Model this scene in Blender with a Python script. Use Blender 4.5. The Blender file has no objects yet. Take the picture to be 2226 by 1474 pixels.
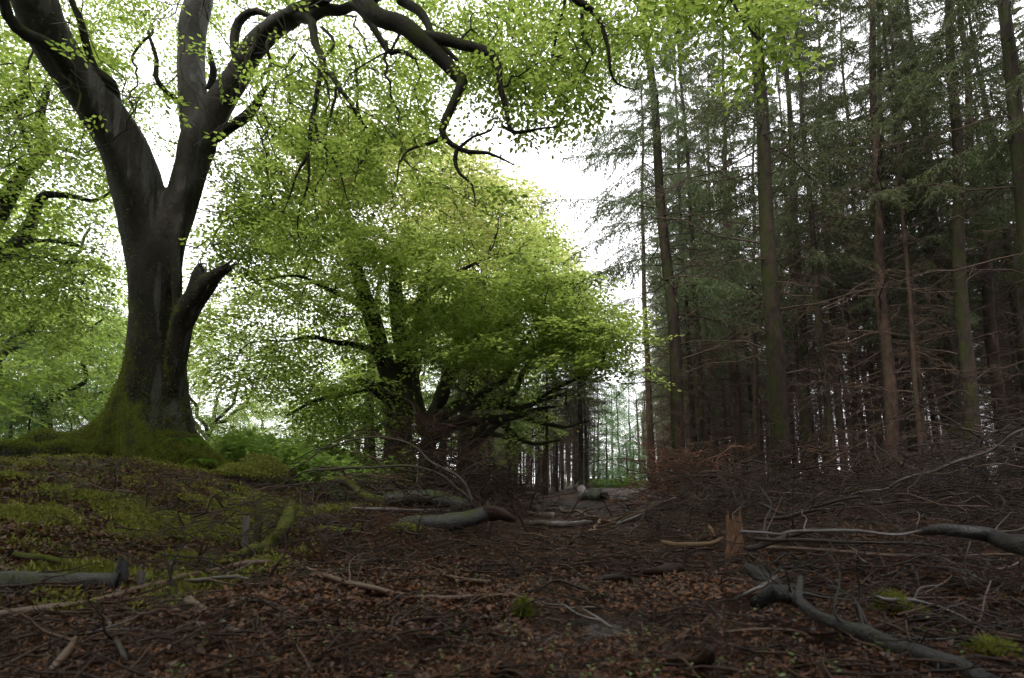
import bpy, math, random
import numpy as np
from mathutils import Vector, Matrix

rng = np.random.default_rng(7)
random.seed(7)
S = bpy.context.scene
COL = S.collection

# ------------------------------------------------------------------ camera
F = 1237.0          # focal length in pixels of a 2226 wide picture (20 mm lens)
EYE = 0.60
TILT = math.radians(8.0)
SHIFT = 0.0624
cam_d = bpy.data.cameras.new("camera")
cam = bpy.data.objects.new("camera", cam_d)
COL.objects.link(cam)
cam_d.lens = 20.0
cam_d.sensor_width = 36.0
cam_d.shift_y = SHIFT
cam_d.clip_start = 0.05
cam_d.clip_end = 1000
cam_d.dof.use_dof = True
cam_d.dof.focus_distance = 11.0
cam_d.dof.aperture_fstop = 2.8
cam.location = (0, 0, EYE)
cam.rotation_euler = (math.pi/2 + TILT, 0, 0)
S.camera = cam

# ------------------------------------------------------------------ sky and sun (overcast, bright)
SUN_EL, SUN_AZ = math.radians(50), math.radians(-152)     # azimuth: to the right of straight ahead (so this is from the left, a little behind)
W = bpy.data.worlds.new("World"); S.world = W
W.use_nodes = True
nt = W.node_tree; nt.nodes.clear()
o_ = nt.nodes.new("ShaderNodeOutputWorld")
bg = nt.nodes.new("ShaderNodeBackground")
sk = nt.nodes.new("ShaderNodeTexSky"); sk.sky_type = 'NISHITA'; sk.sun_disc = False
sk.sun_elevation = SUN_EL; sk.sun_rotation = SUN_AZ
sk.dust_density = 4.0; sk.air_density = 1.0
mixn = nt.nodes.new("ShaderNodeMixRGB"); mixn.inputs[0].default_value = 0.86
mixn.inputs[2].default_value = (15.3, 15.1, 15.5, 1)     # the even white cloud layer
nt.links.new(sk.outputs[0], mixn.inputs[1]); nt.links.new(mixn.outputs[0], bg.inputs[0])
bg.inputs[1].default_value = 0.14
nt.links.new(bg.outputs[0], o_.inputs[0])
sd = bpy.data.lights.new("sun", 'SUN'); sun = bpy.data.objects.new("sun", sd); COL.objects.link(sun)
sd.energy = 4.0; sd.angle = math.radians(10); sd.color = (1.0, 0.965, 0.9)
dv = Vector((math.sin(SUN_AZ)*math.cos(SUN_EL), math.cos(SUN_AZ)*math.cos(SUN_EL), math.sin(SUN_EL)))
sun.rotation_euler = dv.to_track_quat('Z', 'Y').to_euler()

S.view_settings.view_transform = 'Standard'
S.view_settings.look = 'None'
S.view_settings.exposure = 0.62
S.view_settings.gamma = 1.0
S.view_settings.use_curve_mapping = False
S.render.engine = 'CYCLES'
S.cycles.use_denoising = True
S.cycles.max_bounces = 7
S.cycles.diffuse_bounces = 4
S.cycles.glossy_bounces = 2
S.cycles.transmission_bounces = 5
S.cycles.volume_bounces = 1
S.cycles.sample_clamp_indirect = 6

HAZE_DENSITY = 0.00035

# ------------------------------------------------------------------ maths helpers
PYA = 737 + SHIFT*2226
def at(px, py, Y):
    x = (px-1113)/F; y = (PYA-py)/F
    d = np.array([x, math.cos(TILT)-y*math.sin(TILT), math.sin(TILT)+y*math.cos(TILT)])
    return np.array([0, 0, EYE]) + d*(Y/d[1])

def project(P):
    d = np.asarray(P)-np.array([0, 0, EYE])
    z = d[..., 1]*math.cos(TILT)+d[..., 2]*math.sin(TILT)
    u = -d[..., 1]*math.sin(TILT)+d[..., 2]*math.cos(TILT)
    return 1113+F*d[..., 0]/z, PYA-F*u/z

def ss(t):
    t = np.clip(t, 0, 1); return t*t*(3-2*t)

_wv = [(rng.normal(size=2), rng.uniform(0, 6.28)) for _ in range(40)]
def wn(x, y, freq, seed=0, n=7):
    """smooth pseudo noise, about -1..1"""
    s = 0
    for i in range(n):
        (a, b), p = _wv[(seed*5+i) % 40]
        m = freq*(0.6+0.25*i)
        s = s + np.sin(x*a*m + y*b*m + p + 1.3*np.sin(y*a*m*0.7+p*2))
    return s/n*1.6

def gh(x, y):
    """height of the forest floor"""
    x = np.asarray(x, float); y = np.asarray(y, float)
    pc = x-0.065*y-0.05
    bank = 0.78*ss((-x-1.5-0.02*np.clip(y, 0, 20))/3.3)*ss((y-2.0)/4.5)
    ridge = 0.27*ss((-pc-0.75)/1.1)*ss((y-4.0)/3.0)
    left = np.maximum(bank, ridge*(1-0.5*ss((-x-1.6)/1.5))) + ss((-x-3)/6)*0.010*np.clip(y-12, 0, 60)
    right = ss((pc-0.75)/1.5)*0.30*ss((y-2.5)/3.0)
    m = 0.030*wn(x, y, 1.3, 1) + 0.022*wn(x, y, 3.4, 2) + 0.012*wn(x, y, 8.5, 3)
    m = m + 0.10*wn(x, y, 0.35, 4)*ss((np.abs(x-0.065*y)-1.5)/2)
    m = m + 0.02*wn(x, y, 14, 2)*ss((12-y)/6) + 0.012*wn(x, y, 30, 5)*ss((6-y)/2)
    rut = -0.04*np.exp(-((np.abs(pc)-0.45)/0.22)**2)
    puddle = -0.03*np.exp(-(((x-0.30)/0.55)**2+((y-2.6)/0.5)**2))
    return left + right + m + rut + puddle

def gp(px, py, lift=0.0):
    """where the sight line through a pixel meets the floor (plus lift)"""
    prev = None
    for Y in np.concatenate([np.arange(0.8, 12, 0.04), np.arange(12, 80, 0.4)]):
        p = at(px, py, Y)
        if p[2] <= float(gh(p[0], p[1])) + lift:
            return p
    return at(px, py, 80)

def nrm(v):
    return v/np.maximum(np.linalg.norm(v, axis=-1, keepdims=True), 1e-9)

def tubes(P, R, sides=6, cap=False):
    """P (N,k,3), R (N,k) or (N,k,sides) -> verts, quads, tris"""
    P = np.asarray(P, float); R = np.asarray(R, float)
    N, k, _ = P.shape
    T = np.gradient(P, axis=1); T = nrm(T)
    ref = np.where(np.abs(T[:, :1, 2:3]) < 0.8, np.array([0, 0, 1.0]), np.array([1.0, 0, 0]))[:, 0]
    U = np.zeros_like(P)
    U[:, 0] = nrm(np.cross(T[:, 0], ref))
    for i in range(1, k):
        u = U[:, i-1] - T[:, i]*np.sum(U[:, i-1]*T[:, i], -1, keepdims=True)
        U[:, i] = nrm(u)
    V = np.cross(T, U)
    a = np.arange(sides)*2*math.pi/sides
    ca, sa = np.cos(a), np.sin(a)
    if R.ndim == 2: R = R[:, :, None]
    ring = P[:, :, None] + R[..., None]*(U[:, :, None]*ca[None, None, :, None] + V[:, :, None]*sa[None, None, :, None])
    v = ring.reshape(-1, 3)
    idx = np.arange(N*k*sides).reshape(N, k, sides)
    a0 = idx[:, :-1]; b0 = idx[:, 1:]
    a1 = np.roll(a0, -1, axis=2); b1 = np.roll(b0, -1, axis=2)
    q = np.stack([a0, a1, b1, b0], -1).reshape(-1, 4)
    t = np.zeros((0, 3), int)
    if cap:
        c = np.concatenate([P[:, 0], P[:, -1]]); base = len(v)
        v = np.concatenate([v, c])
        s0 = idx[:, 0]; s1 = idx[:, -1]
        c0 = (base+np.arange(N))[:, None]; c1 = (base+N+np.arange(N))[:, None]
        t = np.concatenate([
            np.stack([np.roll(s0, -1, 1), s0, np.broadcast_to(c0, s0.shape)], -1).reshape(-1, 3),
            np.stack([s1, np.roll(s1, -1, 1), np.broadcast_to(c1, s1.shape)], -1).reshape(-1, 3)])
    return v, q, t

class MB:
    def __init__(s):
        s.v = []; s.q = []; s.t = []; s.n = 0
    def add(s, v, q=None, t=None):
        v = np.asarray(v, float).reshape(-1, 3)
        if q is not None and len(q): s.q.append(np.asarray(q, int)+s.n)
        if t is not None and len(t): s.t.append(np.asarray(t, int)+s.n)
        s.v.append(v); s.n += len(v); return s
    def tubes(s, P, R, sides=6, cap=False):
        if len(P) == 0: return s
        return s.add(*tubes(P, R, sides, cap))
    def mesh(s, name, smooth=True):
        v = np.concatenate(s.v) if s.v else np.zeros((0, 3))
        q = np.concatenate(s.q) if s.q else np.zeros((0, 4), int)
        t = np.concatenate(s.t) if s.t else np.zeros((0, 3), int)
        me = bpy.data.meshes.new(name)
        me.vertices.add(len(v)); me.vertices.foreach_set("co", v.astype(np.float32).ravel())
        nl = len(q)*4+len(t)*3
        me.loops.add(nl)
        me.loops.foreach_set("vertex_index", np.concatenate([q.ravel(), t.ravel()]).astype(np.int32))
        me.polygons.add(len(q)+len(t))
        st = np.concatenate([np.arange(len(q))*4, len(q)*4+np.arange(len(t))*3]).astype(np.int32)
        me.polygons.foreach_set("loop_start", st)
        try:
            me.polygons.foreach_set("loop_total", np.concatenate([np.full(len(q), 4), np.full(len(t), 3)]).astype(np.int32))
        except Exception: pass
        me.polygons.foreach_set("use_smooth", np.full(len(q)+len(t), smooth))
        me.update(calc_edges=True)
        return me

def obj(name, me, mat=None, parent=None, kind=None, label=None, cat=None, group=None, loc=None):
    if isinstance(me, MB): me = me.mesh(name, smooth=getattr(me, 'smooth', True))
    o = bpy.data.objects.new(name, me); COL.objects.link(o)
    if mat is not None and me is not None and len(me.materials) == 0: me.materials.append(mat)
    if parent is not None: o.parent = parent
    if loc is not None: o.location = loc
    if kind: o["kind"] = kind
    tag(o, label, cat, group)
    return o
def tag(o, label=None, cat=None, group=None):
    if label: o["label"] = label
    if cat: o["category"] = cat
    if group: o["group"] = group
    return o

def catmull(pts, step=None, n=None):
    """smooth resampling of control rows (any number of columns)"""
    p = np.asarray(pts, float)
    if len(p) == 2:
        m = n or 6
        t = np.linspace(0, 1, m)[:, None]
        return p[0]*(1-t)+p[1]*t
    p = np.vstack([2*p[0]-p[1], p, 2*p[-1]-p[-2]])
    out = []
    for i in range(1, len(p)-2):
        L = np.linalg.norm(p[i+1][:3]-p[i][:3])
        m = max(2, int(L/step)) if step else n
        t = np.arange(m)[:, None]/m
        a, b, c, d = p[i-1], p[i], p[i+1], p[i+2]
        out.append(0.5*((2*b)+(-a+c)*t+(2*a-5*b+4*c-d)*t*t+(-a+3*b-3*c+d)*t**3))
    out.append(p[-2][None])
    return np.vstack(out)

def wobble(path, amp, scale=0.5, r=rng):
    """sinuous displacement of a polyline, zero at its start"""
    n = len(path)
    L = np.concatenate([[0], np.cumsum(np.linalg.norm(np.diff(path[:, :3], axis=0), axis=1))])
    d = np.zeros((n, 3))
    for k in range(3):
        w = r.normal(size=3); p = r.uniform(0, 6.28, 3)
        d += w[None]*np.sin(L[:, None]/scale*(1+k*0.9)*1.5+p)/(1+k)
    d *= amp*np.minimum(1, L/scale)[:, None]
    path = path.copy(); path[:, :3] += d
    return path

# ------------------------------------------------------------------ materials
def newmat(name):
    m = bpy.data.materials.new(name); m.use_nodes = True
    n = m.node_tree.nodes; n.clear()
    out = n.new("ShaderNodeOutputMaterial")
    return m, m.node_tree, n, m.node_tree.links, out

def ramp(n, stops, interp='LINEAR'):
    r = n.new("ShaderNodeValToRGB"); r.color_ramp.interpolation = interp
    e = r.color_ramp.elements
    while len(e) < len(stops): e.new(0.5)
    for i, (p, c) in enumerate(stops):
        e[i].position = p; e[i].color = (*c, 1) if len(c) == 3 else c
    return r

def noise(n, l, scale, detail=4, rough=0.6, vec=None, dist=0.0):
    t = n.new("ShaderNodeTexNoise"); t.inputs['Scale'].default_value = scale
    t.inputs['Detail'].default_value = detail; t.inputs['Roughness'].default_value = rough
    t.inputs['Distortion'].default_value = dist
    if vec is not None: l.new(vec, t.inputs['Vector'])
    return t

def mathn(n, l, op, a, b=None, clamp=False):
    m = n.new("ShaderNodeMath"); m.operation = op; m.use_clamp = clamp
    for i, v in enumerate((a, b)):
        if v is None: continue
        if isinstance(v, (int, float)): m.inputs[i].default_value = v
        else: l.new(v, m.inputs[i])
    return m.outputs[0]

def leaf_mat(name, cols, trans, tfac=0.55, rough=0.5, spec=0.2):
    """leaf with reflected and transmitted colour, each leaf its own shade"""
    m, t, n, l, out = newmat(name)
    g = n.new("ShaderNodeNewGeometry")
    r1 = ramp(n, [(i/(len(cols)-1), c) for i, c in enumerate(cols)])
    r2 = ramp(n, [(i/(len(trans)-1), c) for i, c in enumerate(trans)])
    l.new(g.outputs['Random Per Island'], r1.inputs[0]); l.new(g.outputs['Random Per Island'], r2.inputs[0])
    b = n.new("ShaderNodeBsdfPrincipled"); b.inputs['Roughness'].default_value = rough
    b.inputs['Specular IOR Level'].default_value = spec
    l.new(r1.outputs[0], b.inputs['Base Color'])
    tr = n.new("ShaderNodeBsdfTranslucent"); l.new(r2.outputs[0], tr.inputs[0])
    mx = n.new("ShaderNodeMixShader"); mx.inputs[0].default_value = tfac
    l.new(b.outputs[0], mx.inputs[1]); l.new(tr.outputs[0], mx.inputs[2]); l.new(mx.outputs[0], out.inputs[0])
    return m

def bark_mat(name, dark, light, moss, moss_amt, scale=6.0, zsq=0.35, rough=0.7, up=0.5, zfade=None, bump=0.6, side=0.0, spec=0.12, patch=None):
    """bark: stretched noise, moss by facing / height / noise, wet where bare"""
    m, t, n, l, out = newmat(name)
    tc = n.new("ShaderNodeTexCoord"); geo = n.new("ShaderNodeNewGeometry")
    mp = n.new("ShaderNodeMapping"); mp.inputs['Scale'].default_value = (1, 1, zsq)
    l.new(tc.outputs['Object'], mp.inputs[0])
    n1 = noise(n, l, scale, 6, 0.65, mp.outputs[0], 0.3)
    n2 = noise(n, l, scale*5, 5, 0.7, mp.outputs[0])
    n3 = noise(n, l, scale*0.45, 4, 0.6, tc.outputs['Object'])
    c = ramp(n, [(0.3, dark), (0.7, light)]); l.new(n1.outputs[0], c.inputs[0])
    sep = n.new("ShaderNodeSeparateXYZ"); l.new(geo.outputs['Normal'], sep.inputs[0])
    mask = mathn(n, l, 'ADD', n3.outputs[0], moss_amt-0.5)
    mask = mathn(n, l, 'ADD', mask, mathn(n, l, 'MULTIPLY', sep.outputs['Z'], up*0.4))
    if side: mask = mathn(n, l, 'SUBTRACT', mask, mathn(n, l, 'MULTIPLY', sep.outputs['X'], side))
    if zfade:
        ps = n.new("ShaderNodeSeparateXYZ"); l.new(tc.outputs['Object'], ps.inputs[0])
        mask = mathn(n, l, 'SUBTRACT', mask, mathn(n, l, 'MULTIPLY', ps.outputs['Z'], 1.0/zfade))
    mask = mathn(n, l, 'ADD', mask, mathn(n, l, 'MULTIPLY', mathn(n, l, 'SUBTRACT', n2.outputs[0], 0.5), 0.35))
    mr = ramp(n, [(0.44, (0, 0, 0)), (0.60, (1, 1, 1))]); l.new(mask, mr.inputs[0])
    mc = ramp(n, [(0.3, tuple(v*0.45 for v in moss)), (0.7, moss)]); l.new(n2.outputs[0], mc.inputs[0])
    mix = n.new("ShaderNodeMixRGB"); l.new(mr.outputs[0], mix.inputs[0]); l.new(c.outputs[0], mix.inputs[1]); l.new(mc.outputs[0], mix.inputs[2])
    if patch:  # pale lichen, plus glint streaks painted into the colour of right-facing bark
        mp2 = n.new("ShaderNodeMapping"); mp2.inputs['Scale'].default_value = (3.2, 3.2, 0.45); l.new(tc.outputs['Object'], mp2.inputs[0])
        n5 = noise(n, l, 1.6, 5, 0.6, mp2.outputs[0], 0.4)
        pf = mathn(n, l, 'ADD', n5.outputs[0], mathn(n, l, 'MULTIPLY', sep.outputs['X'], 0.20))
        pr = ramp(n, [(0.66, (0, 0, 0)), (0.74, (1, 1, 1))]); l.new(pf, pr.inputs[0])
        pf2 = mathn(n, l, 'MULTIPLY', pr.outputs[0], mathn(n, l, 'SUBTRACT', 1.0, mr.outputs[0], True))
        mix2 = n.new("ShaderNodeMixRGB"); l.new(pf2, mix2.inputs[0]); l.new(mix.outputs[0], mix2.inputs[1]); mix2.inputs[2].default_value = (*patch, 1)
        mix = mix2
    b = n.new("ShaderNodeBsdfPrincipled"); l.new(mix.outputs[0], b.inputs['Base Color'])
    rr = n.new("ShaderNodeMapRange"); rr.inputs[3].default_value = rough; rr.inputs[4].default_value = 0.95
    l.new(mr.outputs[0], rr.inputs[0]); l.new(rr.outputs[0], b.inputs['Roughness'])
    b.inputs['Specular IOR Level'].default_value = spec
    bp = n.new("ShaderNodeBump"); bp.inputs['Strength'].default_value = bump; bp.inputs['Distance'].default_value = 0.03
    hh = mathn(n, l, 'ADD', n1.outputs[0], mathn(n, l, 'MULTIPLY', n2.outputs[0], 0.5))
    l.new(hh, bp.inputs['Height']); l.new(bp.outputs[0], b.inputs['Normal'])
    l.new(b.outputs[0], out.inputs[0])
    return m

def stick_mat(name, cols, rough=0.6, spec=0.2):
    """dead wood, one tone per stick, streaked"""
    m, t, n, l, out = newmat(name)
    g = n.new("ShaderNodeNewGeometry"); tc = n.new("ShaderNodeTexCoord")
    r = ramp(n, [(i/(len(cols)-1), c) for i, c in enumerate(cols)])
    nn = noise(n, l, 9, 5, 0.7, tc.outputs['Object'])
    f = mathn(n, l, 'ADD', g.outputs['Random Per Island'], mathn(n, l, 'MULTIPLY', mathn(n, l, 'SUBTRACT', nn.outputs[0], 0.5), 0.5), True)
    l.new(f, r.inputs[0])
    b = n.new("ShaderNodeBsdfPrincipled"); l.new(r.outputs[0], b.inputs['Base Color'])
    b.inputs['Roughness'].default_value = rough; b.inputs['Specular IOR Level'].default_value = spec
    n2 = noise(n, l, 60, 4, 0.6, tc.outputs['Object'])
    bp = n.new("ShaderNodeBump"); bp.inputs['Strength'].default_value = 0.5; bp.inputs['Distance'].default_value = 0.01
    l.new(n2.outputs[0], bp.inputs['Height']); l.new(bp.outputs[0], b.inputs['Normal'])
    l.new(b.outputs[0], out.inputs[0])
    return m

M = {}
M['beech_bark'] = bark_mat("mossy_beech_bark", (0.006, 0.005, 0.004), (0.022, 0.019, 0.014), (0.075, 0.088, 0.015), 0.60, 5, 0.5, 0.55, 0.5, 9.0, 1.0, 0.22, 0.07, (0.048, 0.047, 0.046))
M['beech_limb'] = bark_mat("dark_beech_limb", (0.006, 0.005, 0.004), (0.020, 0.017, 0.013), (0.034, 0.040, 0.010), 0.46, 9, 0.7, 0.6, 0.5, None, 1.0, 0.0, 0.06)
M['beech_far'] = bark_mat("beech_bark", (0.010, 0.009, 0.007), (0.034, 0.030, 0.022), (0.036, 0.044, 0.011), 0.50, 6, 0.5, 0.6, 0.5)
M['spruce_bark'] = bark_mat("spruce_bark", (0.008, 0.006, 0.005), (0.040, 0.027, 0.020), (0.034, 0.040, 0.012), 0.44, 9, 0.5, 0.75, 0.3, None, 1.0, 0.10)
M['spruce_red'] = bark_mat("red_spruce_bark", (0.012, 0.008, 0.006), (0.060, 0.036, 0.026), (0.040, 0.042, 0.018), 0.34, 9, 0.5, 0.8, 0.3, None, 1.0, 0.12)
M['twig'] = stick_mat("live_twig", [(0.018, 0.015, 0.011), (0.045, 0.038, 0.026)], 0.6)
M['mtwig'] = stick_mat("mossy_twig", [(0.020, 0.018, 0.010), (0.055, 0.060, 0.020), (0.035, 0.028, 0.018)], 0.8)
M['dead'] = stick_mat("dead_spruce_twig", [(0.022, 0.015, 0.010), (0.068, 0.044, 0.030), (0.042, 0.028, 0.019), (0.12, 0.085, 0.06)], 0.7)
M['brash'] = stick_mat("brash_wood", [(0.012, 0.008, 0.006), (0.034, 0.022, 0.016), (0.020, 0.014, 0.011), (0.085, 0.056, 0.040)], 0.5, 0.22)
M['brash_red'] = stick_mat("red_brash_wood", [(0.05, 0.022, 0.014), (0.16, 0.070, 0.042), (0.10, 0.045, 0.028), (0.20, 0.12, 0.08)], 0.6)
M['straw'] = stick_mat("pale_brash_wood", [(0.05, 0.032, 0.018), (0.15, 0.095, 0.055), (0.09, 0.055, 0.033)], 0.6)
M['pale_wood'] = stick_mat("split_pale_wood", [(0.035, 0.018, 0.011), (0.17, 0.092, 0.058), (0.085, 0.042, 0.026)], 0.7)
M['wetwood'] = stick_mat("wet_grey_wood", [(0.028, 0.024, 0.022), (0.085, 0.072, 0.066), (0.045, 0.037, 0.033)], 0.30, 0.5)
M['brownstick'] = stick_mat("wet_brown_stick", [(0.035, 0.020, 0.014), (0.10, 0.058, 0.040), (0.06, 0.036, 0.026)], 0.38, 0.35)
M['greylog'] = bark_mat("wet_grey_log_bark", (0.007, 0.007, 0.008), (0.032, 0.030, 0.030), (0.045, 0.055, 0.014), 0.36, 6, 1.0, 0.35, 0.5, None, 0.8, 0.0, 0.4)
M['darklog'] = bark_mat("dark_wet_branch_bark", (0.005, 0.005, 0.005), (0.030, 0.026, 0.024), (0.04, 0.045, 0.012), 0.24, 10, 1.0, 0.32, 0.3, None, 1.0, 0.0, 0.35)
M['mosslog'] = bark_mat("mossy_log_bark", (0.020, 0.016, 0.012), (0.06, 0.05, 0.04), (0.085, 0.095, 0.018), 0.52, 7, 1.0, 0.6, 0.8, None, 0.8)
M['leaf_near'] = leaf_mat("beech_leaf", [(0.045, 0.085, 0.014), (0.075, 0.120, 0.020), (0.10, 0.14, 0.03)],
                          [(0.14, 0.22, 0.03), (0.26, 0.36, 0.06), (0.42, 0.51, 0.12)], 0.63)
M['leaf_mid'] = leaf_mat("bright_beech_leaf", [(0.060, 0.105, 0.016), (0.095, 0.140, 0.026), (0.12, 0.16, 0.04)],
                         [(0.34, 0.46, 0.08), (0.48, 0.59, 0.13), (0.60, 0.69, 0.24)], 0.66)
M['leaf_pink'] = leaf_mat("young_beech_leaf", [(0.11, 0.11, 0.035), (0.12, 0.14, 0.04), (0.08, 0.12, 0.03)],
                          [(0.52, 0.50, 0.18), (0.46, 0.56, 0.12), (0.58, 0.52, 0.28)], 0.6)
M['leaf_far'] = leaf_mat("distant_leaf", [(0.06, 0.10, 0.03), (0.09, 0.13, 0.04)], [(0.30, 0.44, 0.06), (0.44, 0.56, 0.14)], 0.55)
M['needle'] = leaf_mat("spruce_needle", [(0.026, 0.036, 0.014), (0.048, 0.062, 0.022), (0.085, 0.080, 0.035)],
                       [(0.07, 0.11, 0.03), (0.14, 0.18, 0.05)], 0.34, 0.5)
M['needle_edge'] = leaf_mat("edge_spruce_needle", [(0.050, 0.072, 0.034), (0.080, 0.105, 0.050), (0.12, 0.125, 0.06)],
                            [(0.14, 0.20, 0.08), (0.22, 0.29, 0.13)], 0.42, 0.5)
M['needle_young'] = leaf_mat("young_conifer_needle", [(0.05, 0.10, 0.045), (0.08, 0.14, 0.06)], [(0.16, 0.28, 0.10), (0.24, 0.36, 0.14)], 0.45)
M['needle_brown'] = leaf_mat("dry_needle", [(0.09, 0.05, 0.025), (0.14, 0.08, 0.04)], [(0.10, 0.05, 0.02), (0.14, 0.07, 0.03)], 0.2)
M['litter'] = leaf_mat("fallen_beech_leaf", [(0.015, 0.006, 0.003), (0.055, 0.019, 0.009), (0.10, 0.037, 0.017), (0.032, 0.012, 0.006), (0.11, 0.060, 0.038)],
                       [(0.10, 0.04, 0.02), (0.16, 0.06, 0.03)], 0.12, 0.36, 0.28)
M['litter_path'] = leaf_mat("needle_litter", [(0.014, 0.006, 0.003), (0.085, 0.029, 0.010), (0.17, 0.062, 0.020), (0.034, 0.014, 0.006), (0.10, 0.052, 0.026)],
                       [(0.10, 0.04, 0.02), (0.16, 0.06, 0.03)], 0.1, 0.42, 0.22)
M['moss'] = leaf_mat("moss", [(0.075, 0.084, 0.018), (0.15, 0.165, 0.034), (0.24, 0.25, 0.06)], [(0.18, 0.19, 0.03), (0.30, 0.30, 0.06)], 0.3, 0.8, 0.1)
M['moss_dark'] = leaf_mat("trunk_moss", [(0.060, 0.072, 0.012), (0.12, 0.14, 0.02), (0.18, 0.20, 0.03)], [(0.13, 0.16, 0.02), (0.20, 0.23, 0.03)], 0.3, 0.8, 0.1)
M['herb'] = leaf_mat("undergrowth_leaf", [(0.11, 0.19, 0.04), (0.16, 0.25, 0.06), (0.20, 0.28, 0.08)], [(0.34, 0.52, 0.09), (0.48, 0.64, 0.16)], 0.5)
M['fern'] = leaf_mat("fern_leaf", [(0.045, 0.085, 0.015), (0.08, 0.12, 0.02)], [(0.12, 0.24, 0.02), (0.2, 0.32, 0.04)], 0.45)
M['seedling'] = leaf_mat("seedling_leaf", [(0.06, 0.11, 0.02), (0.10, 0.16, 0.04), (0.22, 0.26, 0.14)], [(0.15, 0.28, 0.03), (0.25, 0.35, 0.06)], 0.3, 0.4)

def ground_mat():
    m, t, n, l, out = newmat("forest_floor")
    tc = n.new("ShaderNodeTexCoord"); P = tc.outputs['Object']
    ps = n.new("ShaderNodeSeparateXYZ"); l.new(P, ps.inputs[0])
    big = noise(n, l, 0.9, 5, 0.6, P); mid = noise(n, l, 7, 6, 0.65, P); fine = noise(n, l, 55, 6, 0.7, P)
    soil = ramp(n, [(0.36, (0.006, 0.004, 0.003)), (0.48, (0.022, 0.011, 0.007)), (0.60, (0.050, 0.022, 0.011)), (0.75, (0.075, 0.040, 0.022))])
    f = mathn(n, l, 'ADD', mathn(n, l, 'MULTIPLY', mid.outputs[0], 0.5), mathn(n, l, 'MULTIPLY', fine.outputs[0], 0.5))
    l.new(f, soil.inputs[0])
    moss = ramp(n, [(0.35, (0.014, 0.016, 0.005)), (0.65, (0.055, 0.062, 0.014))]); l.new(fine.outputs[0], moss.inputs[0])
    # moss grows on the bank left of the track
    w = mathn(n, l, 'MULTIPLY', mathn(n, l, 'SUBTRACT', mathn(n, l, 'MULTIPLY', ps.outputs['X'], -1), 1.6), 0.35, True)
    w = mathn(n, l, 'MULTIPLY', w, mathn(n, l, 'MULTIPLY', mathn(n, l, 'SUBTRACT', ps.outputs['Y'], 2.4), 0.5, True))
    k = mathn(n, l, 'ADD', mathn(n, l, 'MULTIPLY', w, 0.42), mathn(n, l, 'SUBTRACT', mathn(n, l, 'MULTIPLY', mathn(n, l, 'ADD', big.outputs[0], mid.outputs[0]), 0.7), 0.48))
    kr = ramp(n, [(0.56, (0, 0, 0)), (0.70, (1, 1, 1))]); l.new(k, kr.inputs[0])
    mx = n.new("ShaderNodeMixRGB"); l.new(kr.outputs[0], mx.inputs[0]); l.new(soil.outputs[0], mx.inputs[1]); l.new(moss.outputs[0], mx.inputs[2])
    b = n.new("ShaderNodeBsdfPrincipled"); l.new(mx.outputs[0], b.inputs['Base Color'])
    rr = ramp(n, [(0.38, (0.22, 0.22, 0.22)), (0.6, (0.75, 0.75, 0.75))]); l.new(mid.outputs[0], rr.inputs[0])
    l.new(rr.outputs[0], b.inputs['Roughness']); 
    # wet hollow in the track
    dx = mathn(n, l, 'DIVIDE', mathn(n, l, 'SUBTRACT', ps.outputs['X'], 0.32), 0.55); dy = mathn(n, l, 'DIVIDE', mathn(n, l, 'SUBTRACT', ps.outputs['Y'], 2.6), 0.75)
    dd = mathn(n, l, 'ADD', mathn(n, l, 'MULTIPLY', dx, dx), mathn(n, l, 'MULTIPLY', dy, dy))
    wet = mathn(n, l, 'MULTIPLY', mathn(n, l, 'SUBTRACT', 1.3, dd, True), mathn(n, l, 'GREATER_THAN', fine.outputs[0], 0.55), True)
    rm = n.new("ShaderNodeMixRGB"); l.new(wet, rm.inputs[0]); l.new(rr.outputs[0], rm.inputs[1]); rm.inputs[2].default_value = (0.08, 0.08, 0.08, 1)
    l.new(rm.outputs[0], b.inputs['Roughness'])
    l.new(mathn(n, l, 'ADD', mathn(n, l, 'MULTIPLY', wet, 0.6), 0.08), b.inputs['Specular IOR Level'])
    bp = n.new("ShaderNodeBump"); bp.inputs['Strength'].default_value = 1.0; bp.inputs['Distance'].default_value = 0.06
    l.new(f, bp.inputs['Height']); l.new(bp.outputs[0], b.inputs['Normal'])
    l.new(b.outputs[0], out.inputs[0])
    return m
M['ground'] = ground_mat()

# ------------------------------------------------------------------ ground sheet
def build_ground():
    u = np.linspace(-1, 1, 260); v = np.linspace(0, 1, 300)
    xs = np.sinh(u*4.2)/np.sinh(4.2)*160 + 0.3
    ys = -40 + 0*v
    vv = np.linspace(-1, 1, 300)
    ys = np.sinh((vv+0.28)*4.4)/np.sinh(1.28*4.4)*320 + 3.0
    X, Y = np.meshgrid(xs, ys)
    Z = gh(X, Y)
    ny, nx = X.shape
    idx = np.arange(nx*ny).reshape(ny, nx)
    q = np.stack([idx[:-1, :-1], idx[:-1, 1:], idx[1:, 1:], idx[1:, :-1]], -1).reshape(-1, 4)
    obj("ground", MB().add(np.stack([X, Y, Z], -1), q), M['ground'], kind="structure",
        label="dark forest floor of soil, moss and needles with a track down the middle")
build_ground()

# ------------------------------------------------------------------ leaf and spray templates
def leaf_verts(L, w, fold, full=True):
    """a pointed oval leaf along +X in the XY plane"""
    if full:
        v = np.array([[0, 0, 0], [0.28*L, w*0.42, fold*w], [0.68*L, w*0.40, fold*w], [L, 0, -0.05*L], [0.68*L, -w*0.40, fold*w], [0.28*L, -w*0.42, fold*w]])
        q = [[0, 3, 2, 1], [0, 5, 4, 3]]
    else:
        v = np.array([[0, 0, 0], [0.5*L, w*0.5, fold*w], [L, 0, 0], [0.5*L, -w*0.5, fold*w]])
        q = [[0, 3, 2, 1]]
    return v, np.array(q)

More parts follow.
